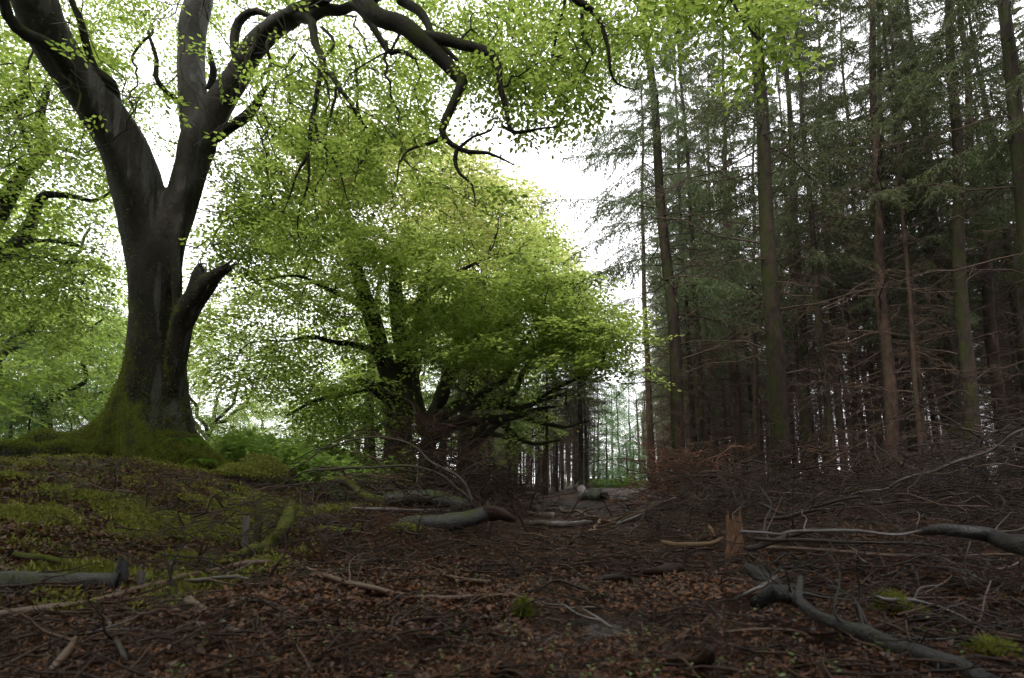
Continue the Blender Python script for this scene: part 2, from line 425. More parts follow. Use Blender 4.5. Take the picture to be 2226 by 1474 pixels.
def place(T, q, mats, pos):
    """copy template verts T (V,3) with quads q by N 3x3 mats and N positions"""
    N = len(pos); V = len(T)
    out = np.einsum('nij,vj->nvi', mats, T)+pos[:, None]
    qq = (q[None]+(np.arange(N)*V)[:, None, None]).reshape(-1, q.shape[1])
    return out.reshape(-1, 3), qq

def frames(d, up, roll=None):
    """rotation with X along d, Z as near up as can be"""
    x = nrm(d); y = nrm(np.cross(up, x)); z = np.cross(x, y)
    return np.stack([x, y, z], -1)

def make_spray(L, nl, ll, full=True, r=rng, side=5, droop=0.25):
    """flat beech spray along +X: leaves in two ranks on a zigzag twig and its side twigs"""
    P = []; D = []
    axes = [(np.array([0, 0.]), np.array([1., 0]), L)]
    for i in range(side):
        t = (i+0.7)/(side+0.5)
        a = math.radians(r.uniform(35, 60))*(1 if i % 2 else -1)
        axes.append((np.array([t*L*0.85, 0]), np.array([math.cos(a), math.sin(a)]), L*(0.62-0.42*t)*r.uniform(0.8, 1.2)))
    tot = sum(a[2] for a in axes)
    lines = []
    for o, d, l_ in axes:
        k = max(2, int(nl*l_/tot))
        for j in range(k):
            t = (j+1)/k
            p = o+d*l_*t
            sgn = 1 if j % 2 else -1
            a = math.atan2(d[1], d[0])+sgn*math.radians(r.uniform(30, 65)) if j < k-1 else math.atan2(d[1], d[0])
            P.append([p[0], p[1], -droop*(p[0]**2+p[1]**2)/L + r.normal()*0.012]); D.append([math.cos(a), math.sin(a), r.normal()*0.22-0.15])
        lines.append((np.array([o[0], o[1], -droop*(o@o)/L]), np.array([*(o+d*l_), -droop*((o+d*l_)@(o+d*l_))/L])))
    P = np.array(P); D = np.array(D); N = len(P)
    up = np.array([0, 0, 1.])+r.normal(size=(N, 3))*0.35
    s = r.uniform(0.75, 1.15, N)
    T, q = leaf_verts(ll, ll*0.62, 0.12, full)
    v, qq = place(T, q, frames(D, up)*s[:, None, None], P)
    return v, qq, lines

class Tree:
    """a woody skeleton: hand-placed limbs plus branches that reach for given points"""
    def __init__(s, r):
        s.pos = np.zeros((90000, 3)); s.par = np.full(90000, -1); s.rmin = np.zeros(90000); s.gen = np.zeros(90000)
        s.n = 0; s.paths = []; s.r = r; s.frozen = 0
    def _add(s, p, par, rm, gen):
        i = s.n; s.pos[i] = p; s.par[i] = par; s.rmin[i] = rm; s.gen[i] = gen; s.n += 1; return i
    def limb(s, pts, attach=True, gen=0, kind='limb', wob=0.0, scale=0.7, step=0.25):
        """pts rows x,y,z,radius"""
        p = catmull(pts, step=step)
        if wob: p = wobble(p, wob, scale, s.r)
        par = -1
        if attach and s.n: par = int(np.argmin(np.sum((s.pos[:s.n]-p[0, :3])**2, 1)))
        ids = []
        last = par
        for row in p:
            last = s._add(row[:3], last, row[3], gen); ids.append(last)
        s.paths.append((ids, kind)); return ids
    def fill(s, targets, bend=0.25, wob=0.06, sag=0.0, step=0.22, genp=0.35, maxlen=6.0, candmin=0, order=None):
        T = np.asarray(targets)
        if order is None:
            d = np.array([np.min(np.sum((s.pos[:s.n:3]-t)**2, 1)) for t in T])
            order = np.argsort(d*s.r.uniform(0.6, 1.5, len(T)))
        for t in T[order]:
            dd = s.pos[candmin:s.n]-t
            dist = np.sqrt(np.sum(dd**2, 1))
            cost = dist + genp*s.gen[candmin:s.n] + np.maximum(0, -dd[:, 2]*-1)*0.0
            i = int(np.argmin(cost))+candmin
            L = dist[i-candmin]
            if L < 0.12 or L > maxlen: continue
            p0 = s.pos[i]; pp = s.par[i]
            tan = nrm(p0-s.pos[pp]) if pp >= 0 else np.array([0, 0, 1.])
            to = nrm(t-p0)
            c1 = p0+(tan*0.5+to*0.7+np.array([0, 0, 0.25]))*L*bend*1.3
            c2 = t-(to*0.6+np.array([0, 0, -sag])+s.r.normal(size=3)*0.3)*L*0.3
            m = max(3, int(L/step)+1)
            u = np.linspace(0, 1, m+1)[:, None]
            b = (1-u)**3*p0+3*(1-u)**2*u*c1+3*(1-u)*u*u*c2+u**3*t
            b = wobble(b, wob*min(L, 1.5), 0.35*max(L, 0.5), s.r)
            ids = [i]; last = i
            for row in b[1:]:
                last = s._add(row, last, 0, s.gen[i]+1); ids.append(last)
            s.paths.append((ids, 'twig'))
    def radii(s, tip=0.0035, pw=0.46):
        cnt = np.zeros(s.n); has = np.zeros(s.n, bool)
        for i in range(s.n-1, -1, -1):
            if not has[i]: cnt[i] += 1
            p = s.par[i]
            if p >= 0: cnt[p] += cnt[i]; has[p] = True
        s.cnt = cnt
        s.rad = np.maximum(tip*cnt**pw, s.rmin[:s.n])
        fixed = s.rmin[:s.n] > 0
        s.rad[fixed] = s.rmin[:s.n][fixed]
    def groups(s, kinds=('twig',), rmin=0, rmax=9):
        """polylines of a kind, grouped by point count"""
        g = {}
        for ids, k in s.paths:
            if k not in kinds: continue
            p = s.pos[ids]; r = s.rad[ids].copy()
            if k == 'twig' and len(ids) > 1: r[0] = min(r[0], r[1]*1.35)
            if not (rmin <= r[1] < rmax): continue
            g.setdefault(len(ids), []).append((p, r))
        return [(np.array([a for a, _ in v]), np.array([b for _, b in v])) for v in g.values()]
    def mesh(s, kinds=('twig',), rmin=0, rmax=9, sides=None):
        mb = MB()
        for P, R in s.groups(kinds, rmin, rmax):
            big = R[:, 1]
            for lo, hi, sd_ in ((0, 0.008, 3), (0.008, 0.025, 4), (0.025, 0.06, 7), (0.06, 9, 12)):
                m_ = (big >= lo) & (big < hi)
                if m_.any(): mb.tubes(P[m_], R[m_], sides or sd_)
        return mb
    def tips(s, rmax, prob_along):
        """points and directions on thin wood where sprays grow"""
        P = []; D = []
        for ids, k in s.paths:
            if k != 'twig': continue
            for j in range(1, len(ids)):
                i = ids[j]
                if j == len(ids)-1 or (s.rad[i] < rmax and s.r.random() < prob_along):
                    P.append(s.pos[i]); D.append(s.pos[i]-s.pos[ids[j-1]])
        return np.array(P), np.array(D)

def foliage(P, D, sprays, r, flat=0.8, size=1.0, down=0.15, jit=0.5, rep=1):
    if rep > 1:
        P = np.repeat(P, rep, 0)+r.normal(size=(len(P)*rep, 3))*0.10*size; D = np.repeat(D, rep, 0)
    N = len(P)
    d = nrm(D)+r.normal(size=(N, 3))*jit
    d[:, 2] = d[:, 2]*(1-flat)-down
    up = np.array([0, 0, 1.])+r.normal(size=(N, 3))*0.18
    Rm = frames(d, up)*(size*r.uniform(0.75, 1.25, N))[:, None, None]
    which = r.integers(0, len(sprays), N)
    mb = MB(); mb.smooth = False
    for k, (v, q, _) in enumerate(sprays):
        m_ = which == k
        if m_.any(): mb.add(*place(v, q, Rm[m_], P[m_]))
    return mb

def spray_twigs(P, D, sprays, r):
    pass

def remesh(mb, voxel):
    me = mb.mesh("tmp"); o = bpy.data.objects.new("tmp", me); COL.objects.link(o)
    md = o.modifiers.new("r", 'REMESH'); md.mode = 'VOXEL'; md.voxel_size = voxel; md.use_smooth_shade = True
    sm = o.modifiers.new("s", 'SMOOTH'); sm.factor = 0.6; sm.iterations = 4
    dg = bpy.context.evaluated_depsgraph_get(); ev = o.evaluated_get(dg)
    m2 = bpy.data.meshes.new_from_object(ev)
    bpy.data.objects.remove(o); bpy.data.meshes.remove(me)
    return m2

def get_co(me):
    a = np.empty(len(me.vertices)*3, np.float32); me.vertices.foreach_get("co", a); return a.reshape(-1, 3).astype(float)
def get_no(me):
    a = np.empty(len(me.vertices)*3, np.float32); me.vertex_normals.foreach_get("vector", a); return a.reshape(-1, 3).astype(float)
def set_co(me, v):
    me.vertices.foreach_set("co", v.astype(np.float32).ravel()); me.update()

def blades(P, N_, h, w, r, per=3, lean=0.6):
    """small moss blades (triangles) standing on points P with normals N_"""
    n = len(P)
    P = np.repeat(P, per, 0); N_ = np.repeat(N_, per, 0)
    d = nrm(N_+r.normal(size=(n*per, 3))*lean)
    s = nrm(np.cross(d, r.normal(size=(n*per, 3))))
    hh = (h*r.uniform(0.5, 1.3, n*per))[:, None]; ww = (w*r.uniform(0.7, 1.3, n*per))[:, None]
    P = P + r.normal(size=P.shape)*w*0.8
    v = np.stack([P-s*ww*0.5, P+s*ww*0.5, P+d*hh], 1).reshape(-1, 3)
    t = np.arange(n*per*3).reshape(-1, 3)
    mb = MB(); mb.smooth = False
    return mb.add(v, None, t)

def px_limb(rows):
    """rows px,py,Y,width in px  ->  x,y,z,radius"""
    return [[*at(a, b, Y), w/F*Y*0.5] for a, b, Y, w in rows]

def ellipsoid_targets(n, c, rad, r, shell=0.35, zmin=None):
    """points in an ellipsoid, more towards its skin"""
    d = nrm(r.normal(size=(n, 3))); u = r.uniform(shell, 1, n)**0.7
    p = np.asarray(c)+d*u[:, None]*np.asarray(rad)
    if zmin is not None: p = p[p[:, 2] > zmin]
    return p

def px_box_targets(n, px0, px1, py0, py1, Y0, Y1, r, mask=None):
    out = []
    while len(out) < n:
        a, b, Y = r.uniform(px0, px1), r.uniform(py0, py1), r.uniform(Y0, Y1)
        if mask is None or mask(a, b): out.append(at(a, b, Y))
    return np.array(out)

def inside(poly):
    poly = np.array(poly, float)
    def f(x, y):
        c = False; n = len(poly); j = n-1
        for i in range(n):
            xi, yi = poly[i]; xj, yj = poly[j]
            if (yi > y) != (yj > y) and x < (xj-xi)*(y-yi)/(yj-yi)+xi: c = not c
            j = i
        return c
    return f
def poly_targets(n, poly, Y0, Y1, r):
    poly_a = np.array(poly)
    return px_box_targets(n, poly_a[:, 0].min(), poly_a[:, 0].max(), poly_a[:, 1].min(), poly_a[:, 1].max(), Y0, Y1, r, inside(poly))

def tiers(C, k, rad, r, thick=0.06, tilt=0.25):
    """each centre grows into a flat, slightly tilted pad of k targets"""
    C = np.asarray(C); n = len(C)
    a = r.uniform(0, 6.28, (n, k)); q = np.sqrt(r.random((n, k)))*rad*r.uniform(0.6, 1.3, (n, 1))
    sl = r.normal(size=(n, 1, 2))*tilt
    dx, dy = np.cos(a)*q, np.sin(a)*q*0.7
    dz = dx*sl[..., 0]+dy*sl[..., 1]-0.20*q*q/rad+r.normal(size=(n, k))*thick
    return (C[:, None]+np.stack([dx, dy, dz], -1)).reshape(-1, 3)

SPR_NEAR = [make_spray(0.40, 24, 0.062, True) for _ in range(6)]
SPR_NEAR_LO = [make_spray(0.40, 24, 0.064, False) for _ in range(6)]
SPR_MID = [make_spray(0.60, 26, 0.085, False) for _ in range(6)]
SPR_FAR = [make_spray(0.9, 26, 0.16, False) for _ in range(5)]

# ================================================================== the big mossy beech
def big_beech():
    r = np.random.default_rng(11)
    base = np.array([*at(338, 1030, 9.0)]); gz = float(gh(base[0], base[1]))
    root = bpy.data.objects.new("beech_tree", None); COL.objects.link(root)
    root.location = (base[0], base[1], gz)
    tag(root, "big forked beech with a mossy flared base and a broken stub on its right side", "tree")
    def child(name, mb_or_me, mat, kind=None, label=None, parent=root):
        me = mb_or_me.mesh(name, smooth=getattr(mb_or_me, 'smooth', True)) if isinstance(mb_or_me, MB) else mb_or_me
        co = get_co(me); co -= np.array(root.location); set_co(me, co)
        return obj(name, me, mat, parent, kind, label)
    # trunk rings, leaning gently, with buttresses running into the ground
    rings = [(1075, 335, 330), (1035, 332, 262), (1000, 328, 236), (960, 322, 212), (900, 317, 164), (850, 322, 136), (800, 328, 114), (700, 331, 96),
             (600, 331, 98), (540, 332, 104), (490, 334, 92), (455, 336, 66)]
    cp = catmull([[*at(px, py, 9.0), w/F*9*0.5] for py, px, w in rings], step=0.06)
    ns = 64
    th = np.arange(ns)*2*math.pi/ns
    lob = np.array([0.15, 0.95, 1.9, 2.75, 3.5, 4.15, 4.75, 5.35, 5.9]); amp = np.array([.9, .6, .7, 1.1, 1.25, .7, 1.05, .8, .75])
    R = np.zeros((len(cp), ns))
    z0 = cp[0, 2]
    for i, row in enumerate(cp):
        h = row[2]-gz
        fl = math.exp(-max(h, 0)/0.42)
        f2 = math.exp(-max(h, 0)/1.7)
        rr = np.full(ns, row[3])
        for a, A in zip(lob, amp):
            dlt = (th-a-0.12*math.sin(h*1.5+a*3)+math.pi) % (2*math.pi)-math.pi
            rr += row[3]*A*(0.26*fl*np.exp(-(dlt/0.20)**2)+0.17*f2*np.exp(-(dlt/0.15)**2))
            rr -= row[3]*0.022*f2
        rr += row[3]*0.025*np.sin(th*3+h*0.8)
        R[i] = rr
    # ring plane must be horizontal here: build by hand
    v = np.stack([cp[:, 0:1]+R*np.cos(th), cp[:, 1:2]+R*np.sin(th)*0.9, np.repeat(cp[:, 2:3], ns, 1)], -1)
    idx = np.arange(v.shape[0]*ns).reshape(-1, ns)
    q = np.stack([idx[:-1], np.roll(idx[:-1], -1, 1), np.roll(idx[1:], -1, 1), idx[1:]], -1).reshape(-1, 4)
    mb = MB()
    vv = v.reshape(-1, 3); top = vv[-ns:].mean(0); bot = vv[:ns].mean(0)
    n0 = len(vv)
    t = np.concatenate([np.stack([idx[-1], np.roll(idx[-1], -1), np.full(ns, n0)], -1), np.stack([np.roll(idx[0], -1), idx[0], np.full(ns, n0+1)], -1)])
    mb.add(np.vstack([vv, top, bot]), q, t)
    T = Tree(r)
    T.limb([[*at(335, 1030, 9.0), 0.55], [*at(332, 760, 9.0), 0.5], [*at(335, 470, 9.0), 0.5]], attach=False, kind='core')
    left = px_limb([(333, 700, 9.0, 50), (328, 600, 9.0, 84), (319, 510, 9.0, 100), (300, 420, 8.9, 110), (266, 320, 8.7, 104), (208, 225, 8.4, 98), (143, 135, 8.1, 96), (95, 50, 7.8, 98), (60, -60, 7.5, 100), (40, -220, 7.2, 84), (60, -420, 7.0, 60), (120, -640, 7.0, 30)])
    right = px_limb([(356, 640, 9.0, 60), (366, 530, 9.0, 72), (394, 440, 9.0, 70), (412, 370, 9.1, 70), (428, 310, 9.2, 78), (452, 262, 9.3, 70), (486, 212, 9.3, 60), (520, 160, 9.2, 56), (552, 104, 9.0, 54), (592, 62, 8.8, 50), (640, 32, 8.5, 44)])
    mid = px_limb([(436, 330, 9.2, 66), (428, 270, 9.3, 70), (420, 200, 9.5, 64), (414, 130, 9.7, 60), (418, 60, 9.9, 62), (436, -10, 10.1, 58), (440, -120, 10.4, 50), (420, -300, 10.8, 36), (430, -500, 11, 20)])
    stub = px_limb([(380, 850, 8.9, 30), (384, 790, 8.85, 42), (394, 715, 8.75, 48), (414, 665, 8.6, 50), (446, 622, 8.5, 44), (470, 598, 8.4, 30), (496, 578, 8.3, 20)])
    stubb = px_limb([(420, 660, 8.55, 40), (428, 615, 8.5, 34), (434, 580, 8.5, 22)])
    side_stem = px_limb([(402, 1010, 9.05, 60), (398, 940, 9.05, 48), (392, 860, 9.05, 36), (388, 790, 9.0, 34), (392, 740, 8.9, 30)])
    cordr = px_limb([(386, 680, 8.8, 22), (384, 560, 8.8, 26), (394, 480, 8.85, 26), (412, 400, 9.0, 22)])
    # surface roots, radiating
    roots = []
    def groundrow(px, py, w, lift=0.0, Y=None):
        p = gp(px, py) if Y is None else at(px, py, Y)
        z = float(gh(p[0], p[1]))+lift
        return [p[0], p[1], z, w/F*p[1]*0.5]
    for rows in (
        [(270, 930, 9.0, 90), (215, 955, 9.0, 74), (160, 972, 8.9, 60), (95, 968, 8.8, 66), (40, 985, 8.6, 50), (-40, 1005, 8.3, 46)],
        [(285, 960, 8.8, 80), (235, 1000, 8.5, 60), (150, 985, 8.3, 60), (80, 1000, 8.1, 66), (20, 985, 7.9, 60), (-60, 1010, 7.6, 60)],
        [(310, 960, 8.7, 60), (318, 1010, 8.4, 46), (335, 1040, 8.2, 24)],
        [(360, 960, 8.7, 56), (362, 1010, 8.4, 40), (372, 1045, 8.2, 18)],
        [(405, 970, 8.9, 64), (430, 1000, 8.8, 60), (468, 1012, 8.7, 40), (520, 1030, 8.5, 16)],
        [(390, 960, 8.8, 50), (402, 1010, 8.5, 40), (425, 1035, 8.3, 20)],
    ):
        roots.append(px_limb(rows))
    for L_ in (left, right, mid, stub, stubb, side_stem, cordr, roots[0], roots[1], roots[2], roots[3], roots[4], roots[5]):
        p = catmull(L_, step=0.08)
        Rr = p[:, 3][:, None]*(1+0.06*np.sin(np.arange(20)*2*math.pi/20*3+np.arange(len(p))[:, None]*0.15))
        mb.tubes(p[None, :, :3], Rr[None], 20, cap=True)
    me = remesh(mb, 0.041)
    co = get_co(me); no = get_no(me)
    h = co[:, 2]-gz
    bumpy = ss(1-h/1.3)
    n1 = wn(co[:, 0]*1.0+co[:, 2]*0.5, co[:, 1]+co[:, 2]*0.8, 6, 1)*0.5+wn(co[:, 0]+co[:, 2], co[:, 1]-co[:, 2]*1.0, 14, 2)*0.5
    n2 = wn(co[:, 0]*2, co[:, 1]*2-co[:, 2]*0.2, 9, 5)
    co += no*(0.006*n2+0.008*n1+0.034*bumpy*n1)[:, None]
    set_co(me, co)
    me.materials.clear()
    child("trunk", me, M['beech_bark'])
    # moss cushions on the foot and roots
    co = get_co(me)+np.array(root.location); no = get_no(me)
    h = co[:, 2]-gz
    nz = wn(co[:, 0]+co[:, 2]*0.6, co[:, 1]-co[:, 2]*0.4, 3.0, 3)
    wgt = np.exp(-np.maximum(h-0.3, 0)/0.9)*(0.55+0.6*no[:, 2]-0.35*no[:, 0]+0.5*nz)
    wgt = np.clip(wgt, 0, None)*(h > -0.05)
    wgt2 = np.clip(0.02+0.10*(nz > 0.2)*(-no[:, 0]*0.7+0.5*(no[:, 2] > 0.3)), 0, None)*(h < 7)
    w = wgt+wgt2*0.5; w /= w.sum()
    ii = r.choice(len(co), 34000, p=w)
    P = co[ii]+r.normal(size=(len(ii), 3))*0.012
    child("moss", blades(P, no[ii]*0.8+np.array([0, 0, -0.15]), 0.030, 0.012, r, 2, 0.7), M['moss_dark'], "stuff")
    # splintered tip of the stub
    ip = np.array(stub[-1][:3]); dd = nrm(ip-np.array(stub[-2][:3]))
    sp = MB()
    for k in range(16):
        o = ip+r.normal(size=3)*0.035-dd*0.1
        e = o+dd*r.uniform(0.1, 0.26)+r.normal(size=3)*0.02
        sp.tubes(np.array([[o, (o+e)/2, e]]), np.array([[0.022, 0.015, 0.002]]), 4)
    ip = np.array(stubb[-1][:3]); dd = nrm(ip-np.array(stubb[-2][:3]))
    for k in range(14):
        o = ip+r.normal(size=3)*0.04-dd*0.1
        e = o+dd*r.uniform(0.1, 0.24)+r.normal(size=3)*0.02
        sp.tubes(np.array([[o, (o+e)/2, e]]), np.array([[0.025, 0.016, 0.002]]), 4)
    child("splinters", sp, M['twig'], "stuff", "splintered wood at the broken end of the stub")

    # skeleton continues: the remeshed limbs are in it but not drawn again
    for L_ in (left, right, mid): T.limb(L_, kind='core')
    limbs = []
    def limb(rows, wob=0.03, scale=0.5):
        limbs.append(T.limb(px_limb(rows), kind='limb', wob=wob, scale=scale, step=0.12)); return limbs[-1]
    # over-arching limb that leaves the frame at the top and comes down to the right
    limb([(640, 32, 8.5, 44), (690, 5, 8.2, 38), (740, -40, 7.6, 40), (765, -30, 7.0, 42), (790, 5, 6.6, 42), (826, 36, 6.4, 42), (880, 55, 6.3, 42), (925, 95, 6.2, 40), (965, 135, 6.2, 34), (993, 165, 6.2, 30),
          (1006, 180, 6.15, 26), (990, 215, 6.1, 22), (965, 262, 6.1, 20), (962, 290, 6.1, 16), (985, 315, 6.1, 13), (1020, 330, 6.1, 11), (1060, 333, 6.0, 8), (1115, 360, 6.0, 3)], 0.012)
    limb([(925, 80, 6.2, 30), (985, 88, 6.1, 26), (1050, 108, 6.0, 22), (1080, 140, 6.0, 18), (1086, 190, 6.0, 14), (1098, 240, 6.0, 12), (1105, 270, 6.0, 11), (1118, 288, 6.0, 9), (1150, 284, 5.9, 7), (1185, 276, 5.9, 5), (1215, 272, 5.9, 3)], 0.012)
    limb([(993, 325, 6.1, 11), (990, 350, 6.1, 10), (1003, 380, 6.1, 7), (1030, 405, 6.1, 5), (1032, 450, 6.1, 2)], 0.02)
    limb([(962, 300, 6.1, 11), (930, 312, 6.1, 8), (890, 325, 6.1, 6), (865, 360, 6.0, 4), (862, 400, 6.0, 2)], 0.02)
    limb([(1000, 320, 6.1, 8), (1030, 296, 6.1, 6), (1065, 285, 6.1, 5), (1075, 262, 6.1, 2)], 0.02)
    limb([(1118, 288, 6.0, 8), (1094, 275, 6.0, 7), (1092, 266, 6.0, 5), (1100, 262, 6.0, 3)], 0.0)
    limb([(870, 0, 6.8, 24), (915, 25, 6.6, 22), (940, 80, 6.4, 16), (990, 130, 6.3, 9)], 0.03)
    # second over-arching twiggy limb, further right
    limb([(790, 5, 6.6, 30), (900, -60, 6.6, 28), (1060, -110, 6.3, 26), (1190, -70, 6.0, 22), (1250, 0, 5.8, 18), (1290, 25, 5.8, 15), (1308, 50, 5.8, 12), (1322, 100, 5.8, 9), (1325, 150, 5.8, 7), (1340, 178, 5.8, 5), (1380, 195, 5.8, 2)], 0.012)
    limb([(1265, 10, 5.8, 10), (1268, 70, 5.8, 8), (1290, 120, 5.8, 5), (1262, 170, 5.8, 3), (1250, 200, 5.8, 2)], 0.03)
    limb([(1190, -70, 6.0, 20), (1330, -90, 5.6, 18), (1450, -60, 5.2, 15), (1560, -30, 5.0, 10), (1640, 60, 4.9, 5), (1650, 170, 4.8, 2)], 0.03)
    # thin twisting branches that hang through the canopy in silhouette
    for x0, y0, x1, y1, Y0, Y1, w0 in ((560, 60, 500, 330, 8.6, 8.0, 9), (600, 62, 560, 420, 8.6, 7.8, 9), (700, 60, 720, 300, 8.2, 7.4, 8), (760, 100, 800, 420, 8.0, 7.2, 9),
                                       (840, 90, 870, 330, 7.6, 7.0, 8), (640, 120, 590, 340, 8.2, 7.6, 7), (730, 190, 700, 500, 7.8, 7.4, 7), (150, 150, 190, 330, 8.0, 7.6, 8),
                                       (330, 60, 260, 250, 8.8, 8.2, 7), (880, 60, 760, 190, 6.8, 6.8, 7), (1000, 90, 1060, 20, 6.2, 6.2, 6), (1090, 190, 1180, 120, 6.0, 6.0, 6)):
        n_ = 7; rows_ = []
        for q_ in range(n_):
            t_ = q_/(n_-1); bendx = math.sin(t_*5+x0)*22*t_+r.normal()*7*(q_ > 0)
            rows_.append((x0+(x1-x0)*t_+bendx, y0+(y1-y0)*t_+r.normal()*6*(q_ > 0), Y0+(Y1-Y0)*t_, w0*(1-0.8*t_)))
        limb(rows_, 0.03, 0.3)
    # thinner limbs on the left
    limb([(245, 215, 8.5, 34), (240, 180, 8.3, 28), (205, 145, 8.2, 18), (190, 100, 8.1, 18), (170, 40, 8.0, 16), (150, -20, 8, 12)], 0.02)
    limb([(150, 150, 8.0, 38), (110, 105, 7.6, 32), (60, 75, 7.3, 30), (20, 30, 7.0, 26), (0, -30, 6.8, 20)], 0.02)
    limb([(400, 230, 9.5, 16), (350, 190, 9.3, 12), (340, 130, 9.2, 10), (320, 60, 9, 7)], 0.04)
    limb([(470, 300, 9.3, 22), (505, 275, 9.1, 22), (545, 245, 9.0, 24), (570, 205, 8.9, 14), (590, 180, 8.8, 5)], 0.02)
    limb([(520, 150, 9.2, 26), (512, 90, 9.1, 22), (520, 50, 9.0, 20), (560, 34, 8.9, 15), (610, 40, 8.8, 9)], 0.02)
    limb([(455, 195, 9.6, 16), (466, 150, 9.5, 16), (455, 105, 9.4, 8)], 0.02)
    limb([(640, 32, 8.5, 34), (680, 60, 8.3, 22), (700, 130, 8.0, 16), (730, 190, 7.8, 12), (770, 235, 7.6, 9), (820, 285, 7.5, 4)], 0.03)
    limb([(700, 130, 8.0, 12), (690, 200, 7.9, 12), (675, 270, 7.8, 10), (668, 330, 7.7, 8), (640, 400, 7.6, 5), (615, 470, 7.5, 2)], 0.03)
    limb([(678, 250, 7.8, 9), (698, 310, 7.7, 7), (735, 370, 7.6, 5), (760, 430, 7.5, 2)], 0.04)
    limb([(668, 330, 7.7, 8), (672, 400, 7.7, 6), (650, 460, 7.6, 4), (652, 540, 7.6, 2)], 0.03)
    limb([(640, 32, 8.5, 34), (760, 20, 8.0, 22), (840, 90, 7.6, 14), (900, 130, 7.4, 8)], 0.05)
    limb([(40, -220, 7.2, 60), (-60, -420, 6.4, 40), (0, -700, 5.6, 30), (300, -900, 5.0, 20), (600, -1000, 4.5, 12)], 0.06)
    limb([(440, -120, 10.4, 40), (560, -350, 8.5, 34), (760, -560, 7.0, 28), (1000, -800, 5.5, 20), (1300, -900, 4.5, 12)], 0.06)
    # ---- crown volumes (pixel outline + depth)
    tg = [
        poly_targets(900, [(-150, -250), (1350, -250), (1330, 60), (1300, 200), (1120, 130), (980, 190), (900, 240), (780, 300), (650, 330), (480, 300), (300, 330), (120, 360), (-150, 380)], 6.0, 12.5, r),
        poly_targets(330, [(450, 60), (900, 100), (960, 250), (860, 330), (800, 440), (720, 520), (640, 560), (560, 440), (500, 200)], 6.8, 9.5, r),
        poly_targets(150, [(960, 40), (1300, 60), (1330, 190), (1250, 240), (1180, 300), (1120, 230), (1000, 200)], 5.4, 7.4, r),
        poly_targets(120, [(1200, -120), (1740, -140), (1700, -10), (1640, 60), (1500, 20), (1400, 90), (1240, 40)], 5.0, 6.6, r),
        poly_targets(24, [(1640, -20), (1690, 40), (1660, 170), (1630, 100)], 4.6, 5.2, r),
        poly_targets(90, [(440, 330), (560, 300), (640, 420), (600, 560), (520, 620), (450, 560)], 8.8, 10.5, r),
        # high and behind-the-camera part of the crown that keeps the floor in shade
        ellipsoid_targets(300, (-4.5, 6.0, 10.5), (7.5, 7.5, 3.5), r, 0.2),
    ]
    T.fill(np.vstack(tg[:1]), wob=0.07, sag=0.1, genp=0.3, maxlen=4.5)
    T.fill(np.vstack(tg[1:6]), wob=0.08, sag=0.35, genp=0.25, maxlen=3.5)
    T.fill(poly_targets(70, [(860, 250), (1010, 230), (1200, 240), (1150, 330), (1060, 440), (980, 420), (870, 400)], 5.7, 6.6, r), wob=0.12, sag=0.3, genp=0.15, maxlen=1.6, step=0.1)
    T.fill(tg[6], wob=0.06, genp=0.3, maxlen=6)
    T.radii(0.0046, 0.41)
    used = 0
    for ids in limbs:
        p = T.pos[ids]; R_ = T.rad[ids]
        mb = MB().tubes(p[None], R_[None], 12)
        child("limb", mb, M['beech_limb'])
    child("branches", T.mesh(('twig',)), M['twig'], "stuff")
    P, D = T.tips(0.022, 0.74)
    qx, qy = project(P)
    bare = (qx > 880) & (qy > 210+0.25*(qx-880)*0) & (P[:, 1] < 7.2) & (qx < 1230)
    kp = ~(bare & (r.random(len(P)) < 0.80)); P, D = P[kp], D[kp]
    # the big limbs stand clear: no leaves hang right in front of them
    L3 = np.array([row for L_ in (left, right, mid) for row in catmull(L_, step=0.12)] + [[*T.pos[i], T.rad[i]] for ids in limbs for i in ids])
    lx, ly = project(L3[:, :3]); qx, qy = project(P)
    drop = np.zeros(len(P), bool)
    for k in range(len(L3)):
        wpx = L3[k, 3]/L3[k, 1]*F
        rr_ = wpx+38 if wpx > 8 else 4+wpx*3.2
        drop |= ((qx-lx[k])**2+(qy-ly[k])**2 < rr_**2) & (P[:, 1] < L3[k, 1]+0.25)
    drop &= r.random(len(P)) < 0.94
    P, D = P[~drop], D[~drop]
    nr = (P[:, 1] < 7.4) & (project(P)[1] > -60)
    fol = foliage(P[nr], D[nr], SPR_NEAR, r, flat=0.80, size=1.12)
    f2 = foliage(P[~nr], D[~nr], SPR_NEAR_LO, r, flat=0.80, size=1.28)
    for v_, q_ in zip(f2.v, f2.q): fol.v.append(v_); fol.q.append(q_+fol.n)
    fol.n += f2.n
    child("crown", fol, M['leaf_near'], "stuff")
    print("BIG beech nodes", T.n, "sprays", len(P), "tris~", sum(len(a) for a in fol.q)*2)
big_beech()

